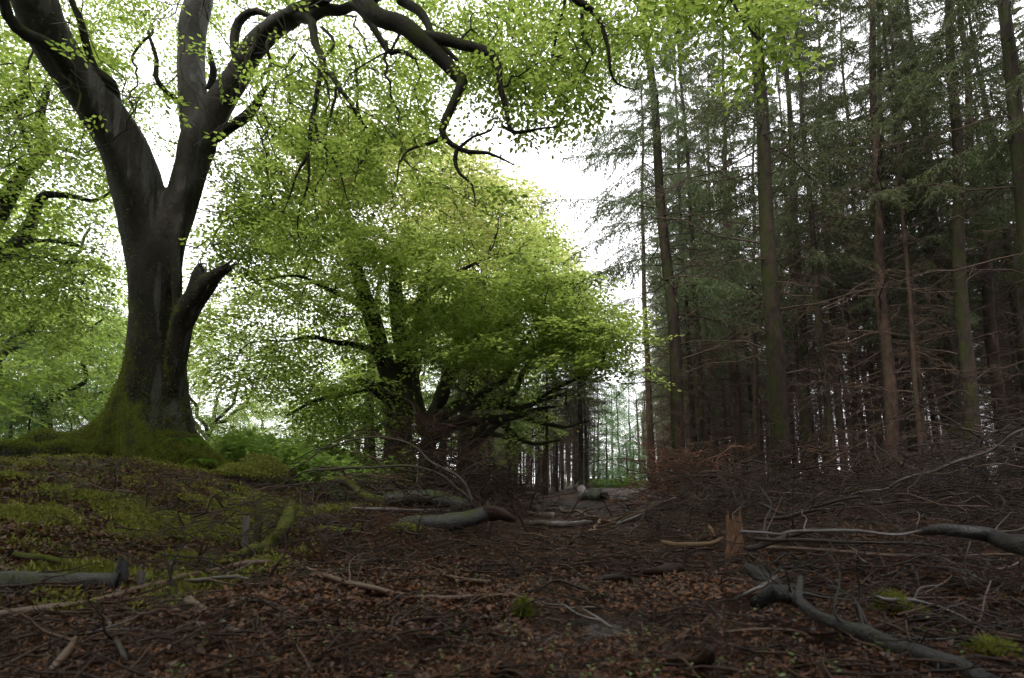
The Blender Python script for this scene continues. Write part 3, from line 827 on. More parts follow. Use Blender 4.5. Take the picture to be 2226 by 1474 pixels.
# ================================================================== other beeches
def px_beech(name, label, cores, limb_rows, target_sets, sprays, leafmat, barkmat, seed, group=None, voxel=0.05, size=1.22,
             flat=0.8, along=0.4, tip=0.004, wob=0.06, sag=0.2, maxlen=4.0, second=None, down=0.15, twigmat=None, keep=None):
    r = np.random.default_rng(seed)
    base = np.array(cores[0][0][:3])
    root = bpy.data.objects.new(name, None); COL.objects.link(root)
    root.location = (base[0], base[1], float(gh(base[0], base[1])))
    tag(root, label, "tree", group)
    off = np.array(root.location)
    c0 = cores[0]; g0 = float(gh(c0[0][0], c0[0][1]))
    if c0[0][2] > g0-0.1:
        c0.insert(0, [c0[0][0], c0[0][1], g0-0.15, c0[0][3]*1.25])
    def child(nm, mb, mat, kind=None, label=None):
        me = mb.mesh(nm, smooth=getattr(mb, 'smooth', True)) if isinstance(mb, MB) else mb
        set_co(me, get_co(me)-off)
        return obj(nm, me, mat, root, kind, label)
    T = Tree(r); mb = MB()
    for i, c in enumerate(cores):
        T.limb(c, attach=i > 0, kind='core')
        p = catmull(c, step=0.12)
        Rr = p[:, 3][:, None]*(1+0.07*np.sin(np.arange(14)*2*math.pi/14*3+np.arange(len(p))[:, None]*0.2+i))
        mb.tubes(p[None, :, :3], Rr[None], 14, cap=True)
    me = remesh(mb, voxel) if voxel else mb.mesh("trunk")
    co = get_co(me); no = get_no(me)
    co += no*(0.02*wn(co[:, 0]+co[:, 2]*0.7, co[:, 1]-co[:, 2]*0.5, 6, 3))[:, None]
    set_co(me, co); me.materials.clear()
    child("trunk", me, barkmat)
    ids_l = [T.limb(c, kind='limb', wob=0.04, scale=0.6, step=0.15) for c in limb_rows]
    for t in target_sets: T.fill(t, wob=wob, sag=sag, maxlen=maxlen, genp=0.3, step=0.28)
    T.radii(tip, 0.44)
    for ids in ids_l:
        child("limb", MB().tubes(T.pos[ids][None], T.rad[ids][None], 9), barkmat)
    child("branches", T.mesh(('twig',)), twigmat or M['twig'], "stuff")
    P, D = T.tips(0.025, along)
    if keep is not None:
        k_ = keep(P, r); P, D = P[k_], D[k_]
    P2 = P
    if second is not None:
        sel = second(P); 
        if sel.any():
            child("crown", foliage(P[sel], D[sel], sprays, r, flat, size, down), M['leaf_pink'], "stuff", "paler young foliage at the top")
        P, D = P[~sel], D[~sel]
    if len(P):
        fol = foliage(P, D, sprays, r, flat, size, down)
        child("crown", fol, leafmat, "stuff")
    print(name, "nodes", T.n, "sprays", len(P2))
    return root

def rows3(rows): return px_limb(rows)

# --- forked beech in the middle
px_beech("beech_tree", "forked beech in the middle with two dark upright stems and a rounded bright crown",
    [rows3([(868, 1075, 14, 86), (868, 1010, 14, 70), (868, 940, 14, 62), (862, 880, 14, 60), (846, 820, 13.9, 46), (826, 750, 13.8, 38), (806, 680, 13.6, 38), (780, 600, 13.5, 30), (760, 520, 13.3, 20)]),
     rows3([(872, 940, 14, 50), (880, 860, 14.1, 40), (876, 780, 14.2, 32), (864, 700, 14.3, 34), (860, 600, 14.4, 28), (880, 500, 14.5, 16)]),
     rows3([(874, 800, 14.2, 20), (900, 720, 14.5, 20), (925, 620, 14.8, 16), (950, 520, 15, 10)])],
    [rows3([(855, 870, 13.9, 26), (830, 852, 13.3, 20), (800, 838, 12.8, 20), (780, 828, 12.5, 14)]),
     rows3([(840, 800, 13.8, 20), (800, 760, 13.3, 16), (740, 745, 12.8, 12), (680, 730, 12.4, 9), (600, 745, 12.2, 4)]),
     rows3([(810, 690, 13.6, 20), (760, 650, 13, 14), (700, 620, 12.6, 10), (640, 600, 12.2, 6), (560, 610, 12, 3)]),
     rows3([(845, 830, 13.8, 18), (780, 850, 13, 12), (700, 870, 12.6, 9), (620, 900, 12.4, 5)]),
     rows3([(864, 700, 14.3, 20), (930, 640, 14, 14), (1000, 590, 13.6, 10), (1060, 560, 13.4, 5)])],
    [np.vstack([tiers(poly_targets(205, [(760, 250), (880, 260), (960, 330), (1030, 380), (1130, 440), (1200, 560), (1200, 640), (1050, 680), (900, 690), (780, 640), (560, 680), (470, 600), (520, 470), (560, 350), (640, 300)], 11.0, 17, np.random.default_rng(3)), 8, 0.85, np.random.default_rng(33), 0.03, 0.2),
                tiers(poly_targets(46, [(560, 640), (780, 640), (830, 780), (820, 900), (720, 930), (600, 900), (560, 800)], 11.5, 15, np.random.default_rng(4)), 5, 0.6, np.random.default_rng(34)),
                poly_targets(90, [(900, 270), (980, 300), (1070, 350), (1160, 395), (1230, 530), (1290, 600), (1240, 610), (1120, 480), (1000, 380), (900, 330)], 13, 18, np.random.default_rng(52)),
                poly_targets(60, [(640, 880), (830, 850), (840, 950), (700, 990), (640, 950)], 12, 14.5, np.random.default_rng(5)),
                poly_targets(110, [(420, 620), (600, 640), (640, 760), (560, 860), (430, 800)], 10.5, 13.0, np.random.default_rng(51))])],
    SPR_MID, M['leaf_mid'], M['beech_far'], 21, along=0.45, sag=0.4, down=0.2,
    second=lambda P: (P[:, 2] > 7.4+0.5*np.sin(P[:, 0]*2)))

# --- multi-stemmed beech leaning out over the track
px_beech("beech_tree", "low spreading beech whose mossy boughs reach right over the track",
    [rows3([(935, 1060, 15.5, 50), (932, 990, 15.5, 42), (936, 930, 15.5, 34), (960, 860, 15.4, 34), (985, 780, 15.3, 28), (1010, 700, 15.3, 22), (1040, 600, 15.5, 14)]),
     rows3([(930, 960, 15.4, 34), (960, 935, 15, 30), (1000, 918, 14.6, 32), (1040, 912, 14.2, 26), (1080, 912, 14, 22), (1120, 905, 13.8, 17), (1170, 890, 13.5, 12), (1230, 880, 13.2, 6)]),
     rows3([(938, 930, 15.4, 32), (980, 890, 15, 28), (1030, 878, 14.5, 28), (1080, 880, 14.2, 24), (1130, 885, 14, 18), (1180, 870, 13.8, 12), (1240, 850, 13.6, 6)]),
     rows3([(925, 940, 15.6, 34), (905, 860, 15.8, 26), (900, 760, 16, 20), (910, 650, 16.2, 12)]),
     rows3([(1060, 905, 14.2, 20), (1040, 940, 14.2, 20), (1015, 965, 14.3, 16)])],
    [rows3([(1080, 880, 14.2, 20), (1120, 840, 14.2, 14), (1150, 790, 14.1, 10), (1190, 740, 14, 7), (1230, 700, 14, 4)]),
     rows3([(1000, 890, 14.8, 20), (1060, 850, 14.5, 16), (1110, 800, 14.2, 12), (1150, 730, 14, 8), (1180, 660, 14, 4)]),
     rows3([(1130, 900, 13.8, 14), (1180, 920, 13.4, 10), (1230, 930, 13, 7), (1280, 915, 12.8, 3)]),
     rows3([(1080, 912, 14, 14), (1120, 950, 13.6, 11), (1170, 965, 13.3, 8), (1220, 960, 13, 4)]),
     rows3([(1150, 885, 13.8, 10), (1200, 850, 13.6, 8), (1260, 820, 13.4, 6), (1310, 790, 13.2, 3)])],
    [np.vstack([tiers(poly_targets(120, [(900, 720), (1010, 640), (1120, 590), (1250, 590), (1320, 660), (1350, 740), (1330, 810), (1230, 780), (1130, 790), (1000, 840), (920, 790)], 11.6, 15.5, np.random.default_rng(6)), 9, 0.85, np.random.default_rng(36), 0.03, 0.2),
                poly_targets(260, [(1130, 800), (1320, 800), (1290, 860), (1200, 900), (1120, 900), (1080, 850)], 12.2, 14.5, np.random.default_rng(7)),
                poly_targets(110, [(1120, 890), (1290, 880), (1230, 970), (1140, 990), (1040, 950)], 12.6, 14, np.random.default_rng(8))])],
    SPR_MID, M['leaf_mid'], M['beech_far'], 22, along=0.42, sag=0.3, maxlen=4.5, twigmat=M['mtwig'],
    keep=lambda P, r: r.random(len(P)) < np.where(project(P)[1]-0.10*(project(P)[0]-1100) > 790, 0.10, 1.0))

# --- slim beech behind, and a thick stem in the dark behind the boughs
px_beech("beech_tree", "slim dark beech standing in the green undergrowth left of the forked beech",
    [rows3([(803, 1030, 19, 34), (804, 960, 19, 24), (803, 880, 19, 20), (806, 800, 19, 18), (815, 700, 19, 14), (830, 560, 19, 8)])],
    [rows3([(804, 930, 19, 12), (770, 900, 18.6, 9), (730, 890, 18.3, 6), (690, 900, 18, 3)]), rows3([(804, 950, 19, 12), (840, 920, 19, 10), (880, 900, 19, 5)])],
    [poly_targets(170, [(640, 700), (820, 640), (900, 760), (880, 860), (760, 900), (640, 880)], 17.5, 20, np.random.default_rng(9))],
    SPR_MID, M['leaf_mid'], M['beech_far'], 23, along=0.3, voxel=0)
px_beech("beech_tree", "beech with a low crooked mossy limb in the shade beside the brush heap",
    [rows3([(1012, 1060, 18, 40), (1010, 990, 18, 32), (1014, 900, 18, 28), (1020, 820, 18, 22), (1040, 700, 18, 14), (1060, 560, 18, 8)]),
     rows3([(1012, 970, 18, 26), (1040, 955, 17.5, 22), (1070, 930, 17, 18), (1100, 910, 16.6, 12), (1150, 880, 16, 6)])],
    [rows3([(1060, 940, 17.2, 14), (1110, 955, 16.6, 9), (1160, 945, 16, 4)])],
    [poly_targets(220, [(960, 620), (1150, 500), (1260, 600), (1250, 740), (1100, 800), (980, 760)], 16.5, 20, np.random.default_rng(10))],
    SPR_MID, M['leaf_mid'], M['beech_far'], 24, along=0.35, voxel=0)
# --- tall beech behind, its pale top against the sky
px_beech("beech_tree", "tall pale topped beech rising behind the forked beech against the white sky",
    [rows3([(1090, 1050, 26, 34), (1090, 900, 26, 28), (1100, 750, 26, 22), (1110, 600, 26, 14), (1130, 480, 26, 6)])],
    [rows3([(1100, 720, 26, 14), (1160, 640, 25.5, 9), (1200, 580, 25, 4)]), rows3([(1104, 700, 26, 14), (1040, 600, 26, 9), (980, 500, 26, 4)])],
    [poly_targets(620, [(880, 420), (980, 330), (1050, 360), (1100, 430), (1150, 425), (1180, 480), (1210, 540), (1260, 600), (1300, 680), (1250, 760), (1100, 760), (900, 700)], 23.5, 28.5, np.random.default_rng(12))],
    SPR_FAR, M['leaf_mid'], M['beech_far'], 25, along=0.35, voxel=0, maxlen=6, tip=0.006, second=lambda P: P[:, 2] > 8.6)
# --- crooked beech at the left edge
px_beech("beech_tree", "crooked old beech at the left edge with bare twisting limbs",
    [rows3([(-190, 1020, 12, 90), (-180, 900, 12, 80), (-150, 760, 12, 80), (-110, 650, 12, 76), (-60, 590, 12, 60), (0, 560, 12, 44), (40, 530, 12, 34), (70, 480, 12, 30)]),
     rows3([(-110, 650, 12, 60), (-80, 560, 11.9, 50), (-30, 500, 11.8, 46), (10, 440, 11.7, 36), (40, 390, 11.6, 32), (70, 355, 11.5, 28)]),
     rows3([(-60, 590, 12, 30), (0, 562, 11.6, 16), (80, 558, 11.2, 12), (150, 570, 11, 9), (220, 560, 10.8, 5)]),
     rows3([(0, 545, 11.9, 26), (40, 525, 11.7, 18), (110, 524, 11.5, 14), (180, 535, 11.3, 8)])],
    [rows3([(70, 355, 11.5, 26), (90, 330, 11.4, 26), (95, 290, 11.4, 22), (110, 230, 11.3, 18), (100, 180, 11.2, 12)]),
     rows3([(80, 345, 11.5, 16), (60, 310, 11.3, 14), (50, 240, 11.2, 14), (45, 180, 11.1, 12), (60, 120, 11, 6)]),
     rows3([(70, 480, 12, 26), (90, 440, 12, 20), (140, 420, 11.8, 14), (200, 425, 11.6, 8), (250, 420, 11.5, 4)]),
     rows3([(-30, 500, 11.8, 34), (-60, 300, 11.5, 30), (-100, 100, 11.2, 24), (-60, -100, 11, 16)]),
     rows3([(-30, 270, 11.4, 16), (30, 225, 11.3, 18), (70, 190, 11.2, 14), (90, 160, 11.1, 6)]),
     rows3([(90, 330, 11.4, 14), (140, 320, 11.2, 9), (190, 340, 11, 5), (240, 300, 10.9, 2)])],
    [poly_targets(520, [(-200, 60), (250, 60), (260, 300), (220, 560), (160, 640), (60, 680), (-200, 700)], 9.8, 13.5, np.random.default_rng(13)),
     poly_targets(150, [(-150, 560), (200, 560), (240, 660), (150, 760), (20, 720), (-150, 860)], 10.5, 14, np.random.default_rng(14))],
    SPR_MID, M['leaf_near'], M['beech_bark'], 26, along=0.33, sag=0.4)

# ================================================================== spruces
def spruce_branch_needles(L, r, green=True):
    """one living spruce bough along +X, hanging side shoots carrying rows of needles; returns wood lines and needle quads"""
    wood = []; V = []; Q = []; n = 0
    k = 9
    t = np.linspace(0, 1, k)
    ax = np.stack([t*L, 0.05*L*np.sin(t*3+r.uniform(0, 6)), 0.10*L*t-0.26*L*t**2], -1)
    wood.append((ax, np.linspace(0.014, 0.004, k)*L/2))
    shoots = []
    m = int(9*L)
    for i in range(m):
        u = 0.22+0.78*(i+0.5)/m
        p = np.array([np.interp(u, t, ax[:, j]) for j in range(3)])
        for sg in (-1, 1):
            ang = math.radians(r.uniform(40, 70))
            l = L*(0.34*(1-u)+0.11)*r.uniform(0.6, 1.2)
            d = np.array([math.cos(ang), sg*math.sin(ang), -r.uniform(0.3, 1.1)]); d /= np.linalg.norm(d)
            e = p+d*l; mid = (p+e)/2+np.array([0, 0, 0.05*l])
            shoots.append(np.array([p, mid, e+np.array([0, 0, -0.12*l])]))
    shoots.append(ax[-3:])
    A = []; B = []
    for s_ in shoots:
        for a, b in ((s_[0], s_[1]), (s_[1], s_[2])):
            kk = max(2, int(np.linalg.norm(b-a)/0.072))
            uu = (np.arange(kk)+0.5)/kk
            c = a+(b-a)*uu[:, None]; A.append(np.repeat(c, 3, 0)); B.append(np.repeat(nrm(b-a)[None], kk*3, 0))
    A = np.vstack(A); B = np.vstack(B)
    d = nrm(B*0.9+r.normal(size=A.shape)*0.6+np.array([0, 0, -0.25]))
    w = nrm(np.cross(d, r.normal(size=A.shape)))*0.0088
    ln = (0.076*r.uniform(0.6, 1.4, len(A)))[:, None]
    V = np.stack([A-w, A+w, A+d*ln+w*0.4, A+d*ln-w*0.4], 1).reshape(-1, 3)
    Q = np.arange(len(A)*4).reshape(-1, 4)
    return ax, wood[0][1], V, Q, shoots

_r = np.random.default_rng(40)
BOUGHS = [spruce_branch_needles(1.9, _r) for _ in range(5)]

def dead_branch(r, L, twigs=10, th=1.0):
    """thin dead bough along +X with side twigs: returns MB"""
    mb = MB(); k = 7; t = np.linspace(0, 1, k)[:, None]
    ax = np.hstack([t*L, np.zeros((k, 1)), -0.10*L*t**2+0.05*L*t])
    ax = wobble(ax, 0.035*L, 0.45, r)
    mb.tubes(ax[None], np.linspace(0.0095*L**0.5+0.002, 0.003, k)[None]*th, 4)
    P = []
    for i in range(twigs):
        u = r.uniform(0.2, 0.98)
        p = np.array([np.interp(u, t[:, 0], ax[:, j]) for j in range(3)])
        a = math.radians(r.uniform(25, 80))*r.choice([-1, 1])
        l = L*r.uniform(0.12, 0.42)*(1.15-u)
        d = np.array([math.cos(a), math.sin(a), r.normal()*0.35-0.15])
        q = p+d*l*0.5+r.normal(size=3)*0.02; e = p+d*l+r.normal(size=3)*0.05*L+np.array([0, 0, -0.1*l])
        P.append([p, q, e])
    if P: mb.tubes(np.array(P), np.tile([0.0050, 0.0038, 0.0020], (len(P), 1))*th, 3)
    return mb
DEAD = [dead_branch(_r, L, int(6+7*L)).mesh("branch") for L in (0.8, 1.2, 1.5, 1.8, 2.2, 2.6, 1.6, 1.3)]
for me in DEAD: me.materials.append(M['dead'])

def mesh_arrays(me):
    v = get_co(me); n = len(me.polygons)
    q = np.empty(len(me.loops), np.int32); me.loops.foreach_get("vertex_index", q)
    return v, q.reshape(-1, 4)
DEAD_A = [mesh_arrays(m_) for m_ in DEAD]

def spruce_trunk(H, r0, r, sides=12, bend=0.12, segs=26):
    t = np.linspace(0, 1, segs)
    ph = r.uniform(0, 6.28, 4)
    x = bend*np.sin(t*5+ph[0])*t+0.03*np.sin(t*22+ph[1]); y = bend*np.sin(t*4+ph[2])*t+0.03*np.sin(t*19+ph[3])
    x -= x[0]; y -= y[0]
    P = np.stack([x, y, t*H-0.25], -1)
    R = r0*(1-0.80*t**1.05)*(1+0.28*np.exp(-t*H/0.28))
    th = np.arange(sides)*2*math.pi/sides
    RR = R[:, None]*(1+0.05*np.sin(th*3+ph[0])+0.035*r.normal(size=(segs, sides)))
    return P, R, MB().tubes(P[None], RR[None], sides)

def at_h(P, z): return np.array([np.interp(z, P[:, 2], P[:, j]) for j in range(3)])

def spruce_crown(P, R, H, z0, r, n=46, lmax=2.4, dens=1.0, az_fn=None):
    wood = MB(); nd = MB(); nd.smooth = False
    for i in range(n):
        z = z0+(H-z0-0.3)*((i+r.random())/n)**0.9
        az = r.uniform(0, 2*math.pi)
        u = (z-z0)/(H-z0)
        L = lmax*(0.55+0.45*min(1, (u+0.05)*5))*(1-u*0.80)*r.uniform(0.7, 1.15)
        ax, rad, V, Q, sh = BOUGHS[r.integers(0, len(BOUGHS))]
        s = L/1.9; el = math.radians(r.uniform(-22, 8)+22*u)
        d = np.array([math.cos(az)*math.cos(el), math.sin(az)*math.cos(el), math.sin(el)])
        F_ = frames(d[None], np.array([[0, 0, 1.]]))[0]
        o = at_h(P, z)
        wood.tubes((ax@F_.T*s+o)[None], (rad*s)[None], 4)
        # keep the needles their real size: scale only the shoot layout
        V4 = V.reshape(-1, 4, 3); c = V4.mean(1, keepdims=True)
        V2 = (c*s+(V4-c)*min(1.2, 0.75+0.3*s)).reshape(-1, 3)
        nd.add(V2@F_.T+o, Q)
        wood.tubes(np.array([x for x in sh[::2]])[:, :]@F_.T*s+o if False else np.einsum('nkj,ij->nki', np.array([x[:3] for x in sh[:-1:2]]), F_)*s+o,
                   np.tile([0.0032, 0.0025, 0.0014], (len(sh[:-1:2]), 1)), 3)
    return wood, nd

def dead_set(P, R, z0, z1, n, r, lscale=1.0):
    """dead boughs as one mesh"""
    mb = MB()
    for i in range(n):
        z = z0+(z1-z0)*r.random()**0.8; az = r.uniform(0, 2*math.pi); el = math.radians(r.uniform(-28, 22))
        d = np.array([[math.cos(az)*math.cos(el), math.sin(az)*math.cos(el), math.sin(el)]])
        F_ = frames(d, np.array([[0, 0, 1.]]))[0]*r.uniform(0.7, 1.15)*lscale*(0.6+0.5*min(1, z/3))
        v, q = DEAD_A[r.integers(0, len(DEAD_A))]
        mb.add(v@F_.T+at_h(P, z), q)
    return mb

# four kinds of wood spruce shared by the stand
SPR = []
for k in range(5):
    r = np.random.default_rng(50+k)
    H = (18.5, 17, 19.5, 16, 18)[k]; z0 = (5.6, 6.4, 5.0, 6.8, 4.2)[k]
    P, R, tr = spruce_trunk(H, (0.165, 0.13, 0.15, 0.10, 0.14)[k], r)
    wood, nd = spruce_crown(P, R, H, z0, r, (74, 62, 80, 54, 96)[k], (2.7, 2.4, 2.8, 2.2, 2.7)[k])
    dead = dead_set(P, R, 0.4, z0+3.0, 135, r)
    tr = tr.mesh("trunk"); wood.smooth = True
    wm = wood.mesh("crown_wood"); dm = dead.mesh("dead_branches"); nm = nd.mesh("crown", False)
    SPR.append(dict(H=H, z0=z0, P=P, R=R, trunk=tr, wood=wm, dead=dm, crown=nm))
for k, s_ in enumerate(SPR):
    s_['trunk'].materials.append(M['spruce_red'] if k in (1, 3) else M['spruce_bark'])
    s_['wood'].materials.append(M['twig']); s_['dead'].materials.append(M['dead'])
    s_['crown'].materials.append(M['needle_edge'] if k in (2, 4) else M['needle'])

placed = []
def put_spruce(k, x, y, label, group, scale=(1, 1), rotz=None, lean=(0, 0), boughs=0, r=rng, dead=True, name="spruce_tree", z=None):
    s_ = SPR[k]
    e = bpy.data.objects.new(name, None); COL.objects.link(e)
    e.location = (x, y, float(gh(x, y)) if z is None else z)
    e.scale = (scale[0], scale[0], scale[1])
    rz = r.uniform(0, 6.28) if rotz is None else rotz
    ax = Vector((lean[0], lean[1], 1)).normalized()
    e.rotation_mode = 'QUATERNION'
    e.rotation_quaternion = Vector((0, 0, 1)).rotation_difference(ax) @ Matrix.Rotation(rz, 3, 'Z').to_quaternion()
    tag(e, label, "tree", group)
    obj("trunk", s_['trunk'], None, e)
    obj("crown_wood", s_['wood'], None, e, "stuff")
    obj("crown", s_['crown'], None, e, "stuff")
    if dead and not boughs: obj("dead_branches", s_['dead'], None, e, "stuff")
    if boughs:
        P = s_['P']
        for i in range(boughs):
            z = 0.7+(s_['z0']+1.6)*((i+r.random())/boughs)
            az = r.uniform(0, 6.28); el = math.radians(r.uniform(-20, 25))
            d = np.array([[math.cos(az)*math.cos(el), math.sin(az)*math.cos(el), math.sin(el)]])
            F_ = frames(d, np.array([[0, 0, 1.]]))[0]
            sc = r.uniform(0.8, 1.3)*(0.55+0.5*min(1, z/3))
            m4 = Matrix([[*(F_[0]*sc), 0], [*(F_[1]*sc), 0], [*(F_[2]*sc), 0], [0, 0, 0, 1]]); m4.translation = Vector(at_h(P, z))
            b = obj("branch", DEAD[r.integers(0, len(DEAD))], None, e)
            b.matrix_local = m4
    placed.append((x, y))
    return e

# individually placed spruces: px at the foot, px at height row pyt, trunk width in px at y=900, depth
main = [
    (1484, 1412, 170, 38, 12.3, 4, "straight mossy spruce at the edge of the track, second dark trunk from the sky gap", 34),
    (1702, 1636, 60, 50, 9.8, 0, "thickest dark spruce trunk in the middle of the right hand stand", 38),
    (1936, 1886, 120, 36, 12.6, 1, "reddish barked spruce with flaking plates, a thinner trunk close at its right side", 34),
    (2112, 2052, 20, 38, 11.6, 0, "dark spruce in the deep shade behind the pale fallen log", 34),
    (2290, 2188, 20, 50, 9.6, 0, "tall black spruce trunk cut by the right edge of the frame", 34),
    (1838, 1795, 400, 22, 16.0, 3, "slim spruce with a kinked upper trunk standing before the bright gap", 26),
    (1604, 1578, 400, 24, 17.0, 1, "slender brown spruce between the two dark foreground trunks", 26),
    (2008, 1966, 400, 14, 12.0, 3, "very thin black spruce pole right of the reddish trunk", 22),
    (1762, 1728, 500, 26, 15.0, 2, "spruce just right of the thickest dark trunk", 26),
    (1420, 1404, 600, 20, 20.0, 3, "reddish slim spruce left of the mossy edge spruce", 20),
    (2186, 2132, 400, 36, 14.0, 1, "brown spruce half hidden behind dead boughs near the right edge", 26),
    (1962, 1930, 480, 22, 15.5, 2, "grey spruce close behind the reddish flaking trunk", 26),
    (1540, 1546, 500, 16, 20.0, 1, "thin spruce just right of the mossy edge spruce", 18),
    (1650, 1640, 500, 16, 19.0, 3, "thin spruce just left of the thickest dark trunk", 18),
]
REF = {1484: "mossy edge spruce", 1702: "thickest dark trunk", 1936: "flaking reddish trunk", 2112: "dark trunk over the fallen log", 2290: "trunk at the frame edge",
       1838: "kinked slim spruce", 1604: "slender brown spruce", 2008: "thin black pole", 1762: "spruce beside the thickest trunk", 1420: "reddish slim spruce",
       2186: "half hidden brown trunk", 1962: "grey spruce", 1540: "thin spruce by the edge", 1650: "thin spruce left of the thickest"}
r = np.random.default_rng(61)
for px, pxt, pyt, w, Y, k, lab, nb in main:
    g = at(px, 1050, Y); topp = at(pxt, pyt, Y)
    z = float(gh(g[0], g[1]))
    lean = ((topp[0]-g[0])/(topp[2]-z), r.uniform(-0.01, 0.01))
    R = SPR[k]['R'][1]
    put_spruce(k, g[0], g[1], lab, "spruces of the planted stand", (0.80*w/F*Y*0.5/R, 1.0), lean=lean, boughs=nb, r=r)

# the rest of the stand in rough rows, with unseen spruces added for shade
r = np.random.default_rng(62)
cnt = 0
def edge_x(y): return 0.20*y+1.6+(0.0 if y < 25 else 0.03*(y-25))
for row in range(60):
    y = -9+row*1.75+r.uniform(-0.3, 0.3)
    step = 1.9
    for c in range(30):
        x = edge_x(y)+1.0+c*step+r.uniform(-0.7, 0.7)
        yy = y+r.uniform(-0.7, 0.7)
        if y < 13 and y > -3 and x < 0.92*max(y, 0)+5.5 and y < 13:
            if x < 0.98*y+2.2: continue
        if y > 42 and c > 5: continue
        if x > 1.05*max(yy, 0)+9: continue
        if y > 62 or x > 1.0*max(yy, 0)+6.5: continue
        if r.random() < (0.22 if y < 24 else 0.34): continue
        if y < -3 and c > 5: continue
        if min((x-a)**2+(yy-b)**2 for a, b in placed) < 1.1: continue
        k = int(r.choice([0, 1, 1, 2, 3, 3]))
        if c == 0: k = 4
        px = 1113+F*x/max(yy, 0.1)
        dist = "deep in the stand" if y > 30 else ("in the dim rows behind the front trunks" if y > 14 else "beside the frame")
        sc = r.uniform(0.55, 1.0)
        if yy < 1 or px > 2400 or px < 0:
            lab = "unseen spruce added beside or behind the photographer for its shade"
        else:
            near = min(main, key=lambda q: abs(q[0]-px))
            lab = f"{'slim' if sc < 0.68 else 'medium' if sc < 0.85 else 'stout'} {'reddish' if k in (1, 3) else 'grey'} spruce {'close' if yy < 19 else 'well' if yy < 28 else 'far'} behind and {'left' if px < near[0] else 'right'} of the {REF[near[0]]}"
        put_spruce(k, x, yy, lab, f"spruces {dist}", (sc, r.uniform(0.8, 1.05)), lean=(r.normal()*0.012-0.01, r.normal()*0.012), r=r)
        cnt += 1
print("stand", cnt)
# spruces behind the beeches, left of the far end of the track
r = np.random.default_rng(63)
for row in range(11):
    y = 27+row*2.6
    for c in range(11):
        x = 0.14*y-1.0-c*1.9+r.uniform(-0.6, 0.6); yy = y+r.uniform(-0.9, 0.9)
        if y < 34 and c > 3: continue
        if 1113+F*x/yy < 1010 or r.random() < 0.35: continue
        if 1113+F*x/yy > 1285: continue
        put_spruce(int(r.choice([1, 3, 3, 0])), x, yy, "thin spruce in the far stand beyond the spreading beech", "spruces in the far stand",
                   (r.uniform(0.7, 1.0), r.uniform(0.6, 0.75)), lean=(r.normal()*0.01, 0), r=r)
# hazy young conifers at the far end of the track
def cone_conifer(seed, H, base_r, n):
    r = np.random.default_rng(seed)
    P, R, tr = spruce_trunk(H, 0.09, r, 8, 0.05, 12)
    wood, _ = spruce_crown(P, R, H, 0.3, r, 8, base_r)
    m = n*16
    z = 0.3+(H-0.4)*r.random(m)**1.25; az = r.uniform(0, 6.28, m); u = z/H
    tier = 0.72+0.28*np.cos(z*2*math.pi/0.75)
    rad = base_r*(1-u)**0.85*tier*r.uniform(0.35, 1.0, m)
    D = np.stack([np.cos(az), np.sin(az), np.full(m, -0.25)], -1)
    nd = foliage(np.stack([np.cos(az)*rad, np.sin(az)*rad, z-0.25*rad], -1), D, SPR_FAR, r, 0.3, 0.42, 0.25, 0.25)
    return tr.mesh("trunk"), wood.mesh("crown_wood"), nd.mesh("crown", False)
YC = [cone_conifer(71, 6.5, 2.3, 40), cone_conifer(72, 4.5, 1.9, 26)]
for a, b, c in YC: a.materials.append(M['spruce_bark']); b.materials.append(M['twig']); c.materials.append(M['needle_young'])
def young(x, y, k, sc, lab, grp, r=rng):
    e = bpy.data.objects.new("young_conifer", None); COL.objects.link(e)
    e.location = (x, y, float(gh(x, y))-0.1); e.scale = (sc, sc, sc); e.rotation_euler = (0, 0, r.uniform(0, 6))
    tag(e, lab, "tree", grp)
    for nm, me, kd in zip(("trunk", "crown_wood", "crown"), YC[k], (None, "stuff", "stuff")): obj(nm, me, None, e, kd)
for px, Y, k, sc in ((1318, 44, 0, 1.1), (1345, 52, 0, 1.5), (1300, 58, 0, 1.8), (1370, 60, 0, 1.9), (1330, 70, 0, 2.0), (1290, 48, 1, 1.0), (1362, 40, 1, 0.9), (1375, 47, 1, 1.1), (1250, 75, 0, 2), (1400, 78, 0, 2.1)):
    young((px-1113)/F*Y, Y, k, sc, f"hazy young conifer at the far end of the track, {'tall' if sc > 1.4 else 'low'}, {'left' if px < 1310 else 'middle' if px < 1350 else 'right'} of the gap", "young conifers at the end of the track")
for px, Y, k, sc in ((20, 26, 0, 1.1), (90, 30, 0, 1.25), (150, 24, 1, 0.8), (-60, 28, 0, 1.4), (60, 22, 1, 0.8), (200, 34, 0, 1.3), (520, 40, 0, 0.8), (470, 44, 0, 0.9)):
    young((px-1113)/F*Y, Y, k, sc, f"{'tall' if sc > 1.2 else 'low'} bluish conifer in the mist beyond the mossy roots, {'past the frame edge' if px < 0 else 'at the very left' if px < 70 else 'behind the roots' if px < 160 else 'close to the big trunk'}" if px < 300 else "small misty conifer beyond the bracken, right of the big beech", "misty conifers on the left")

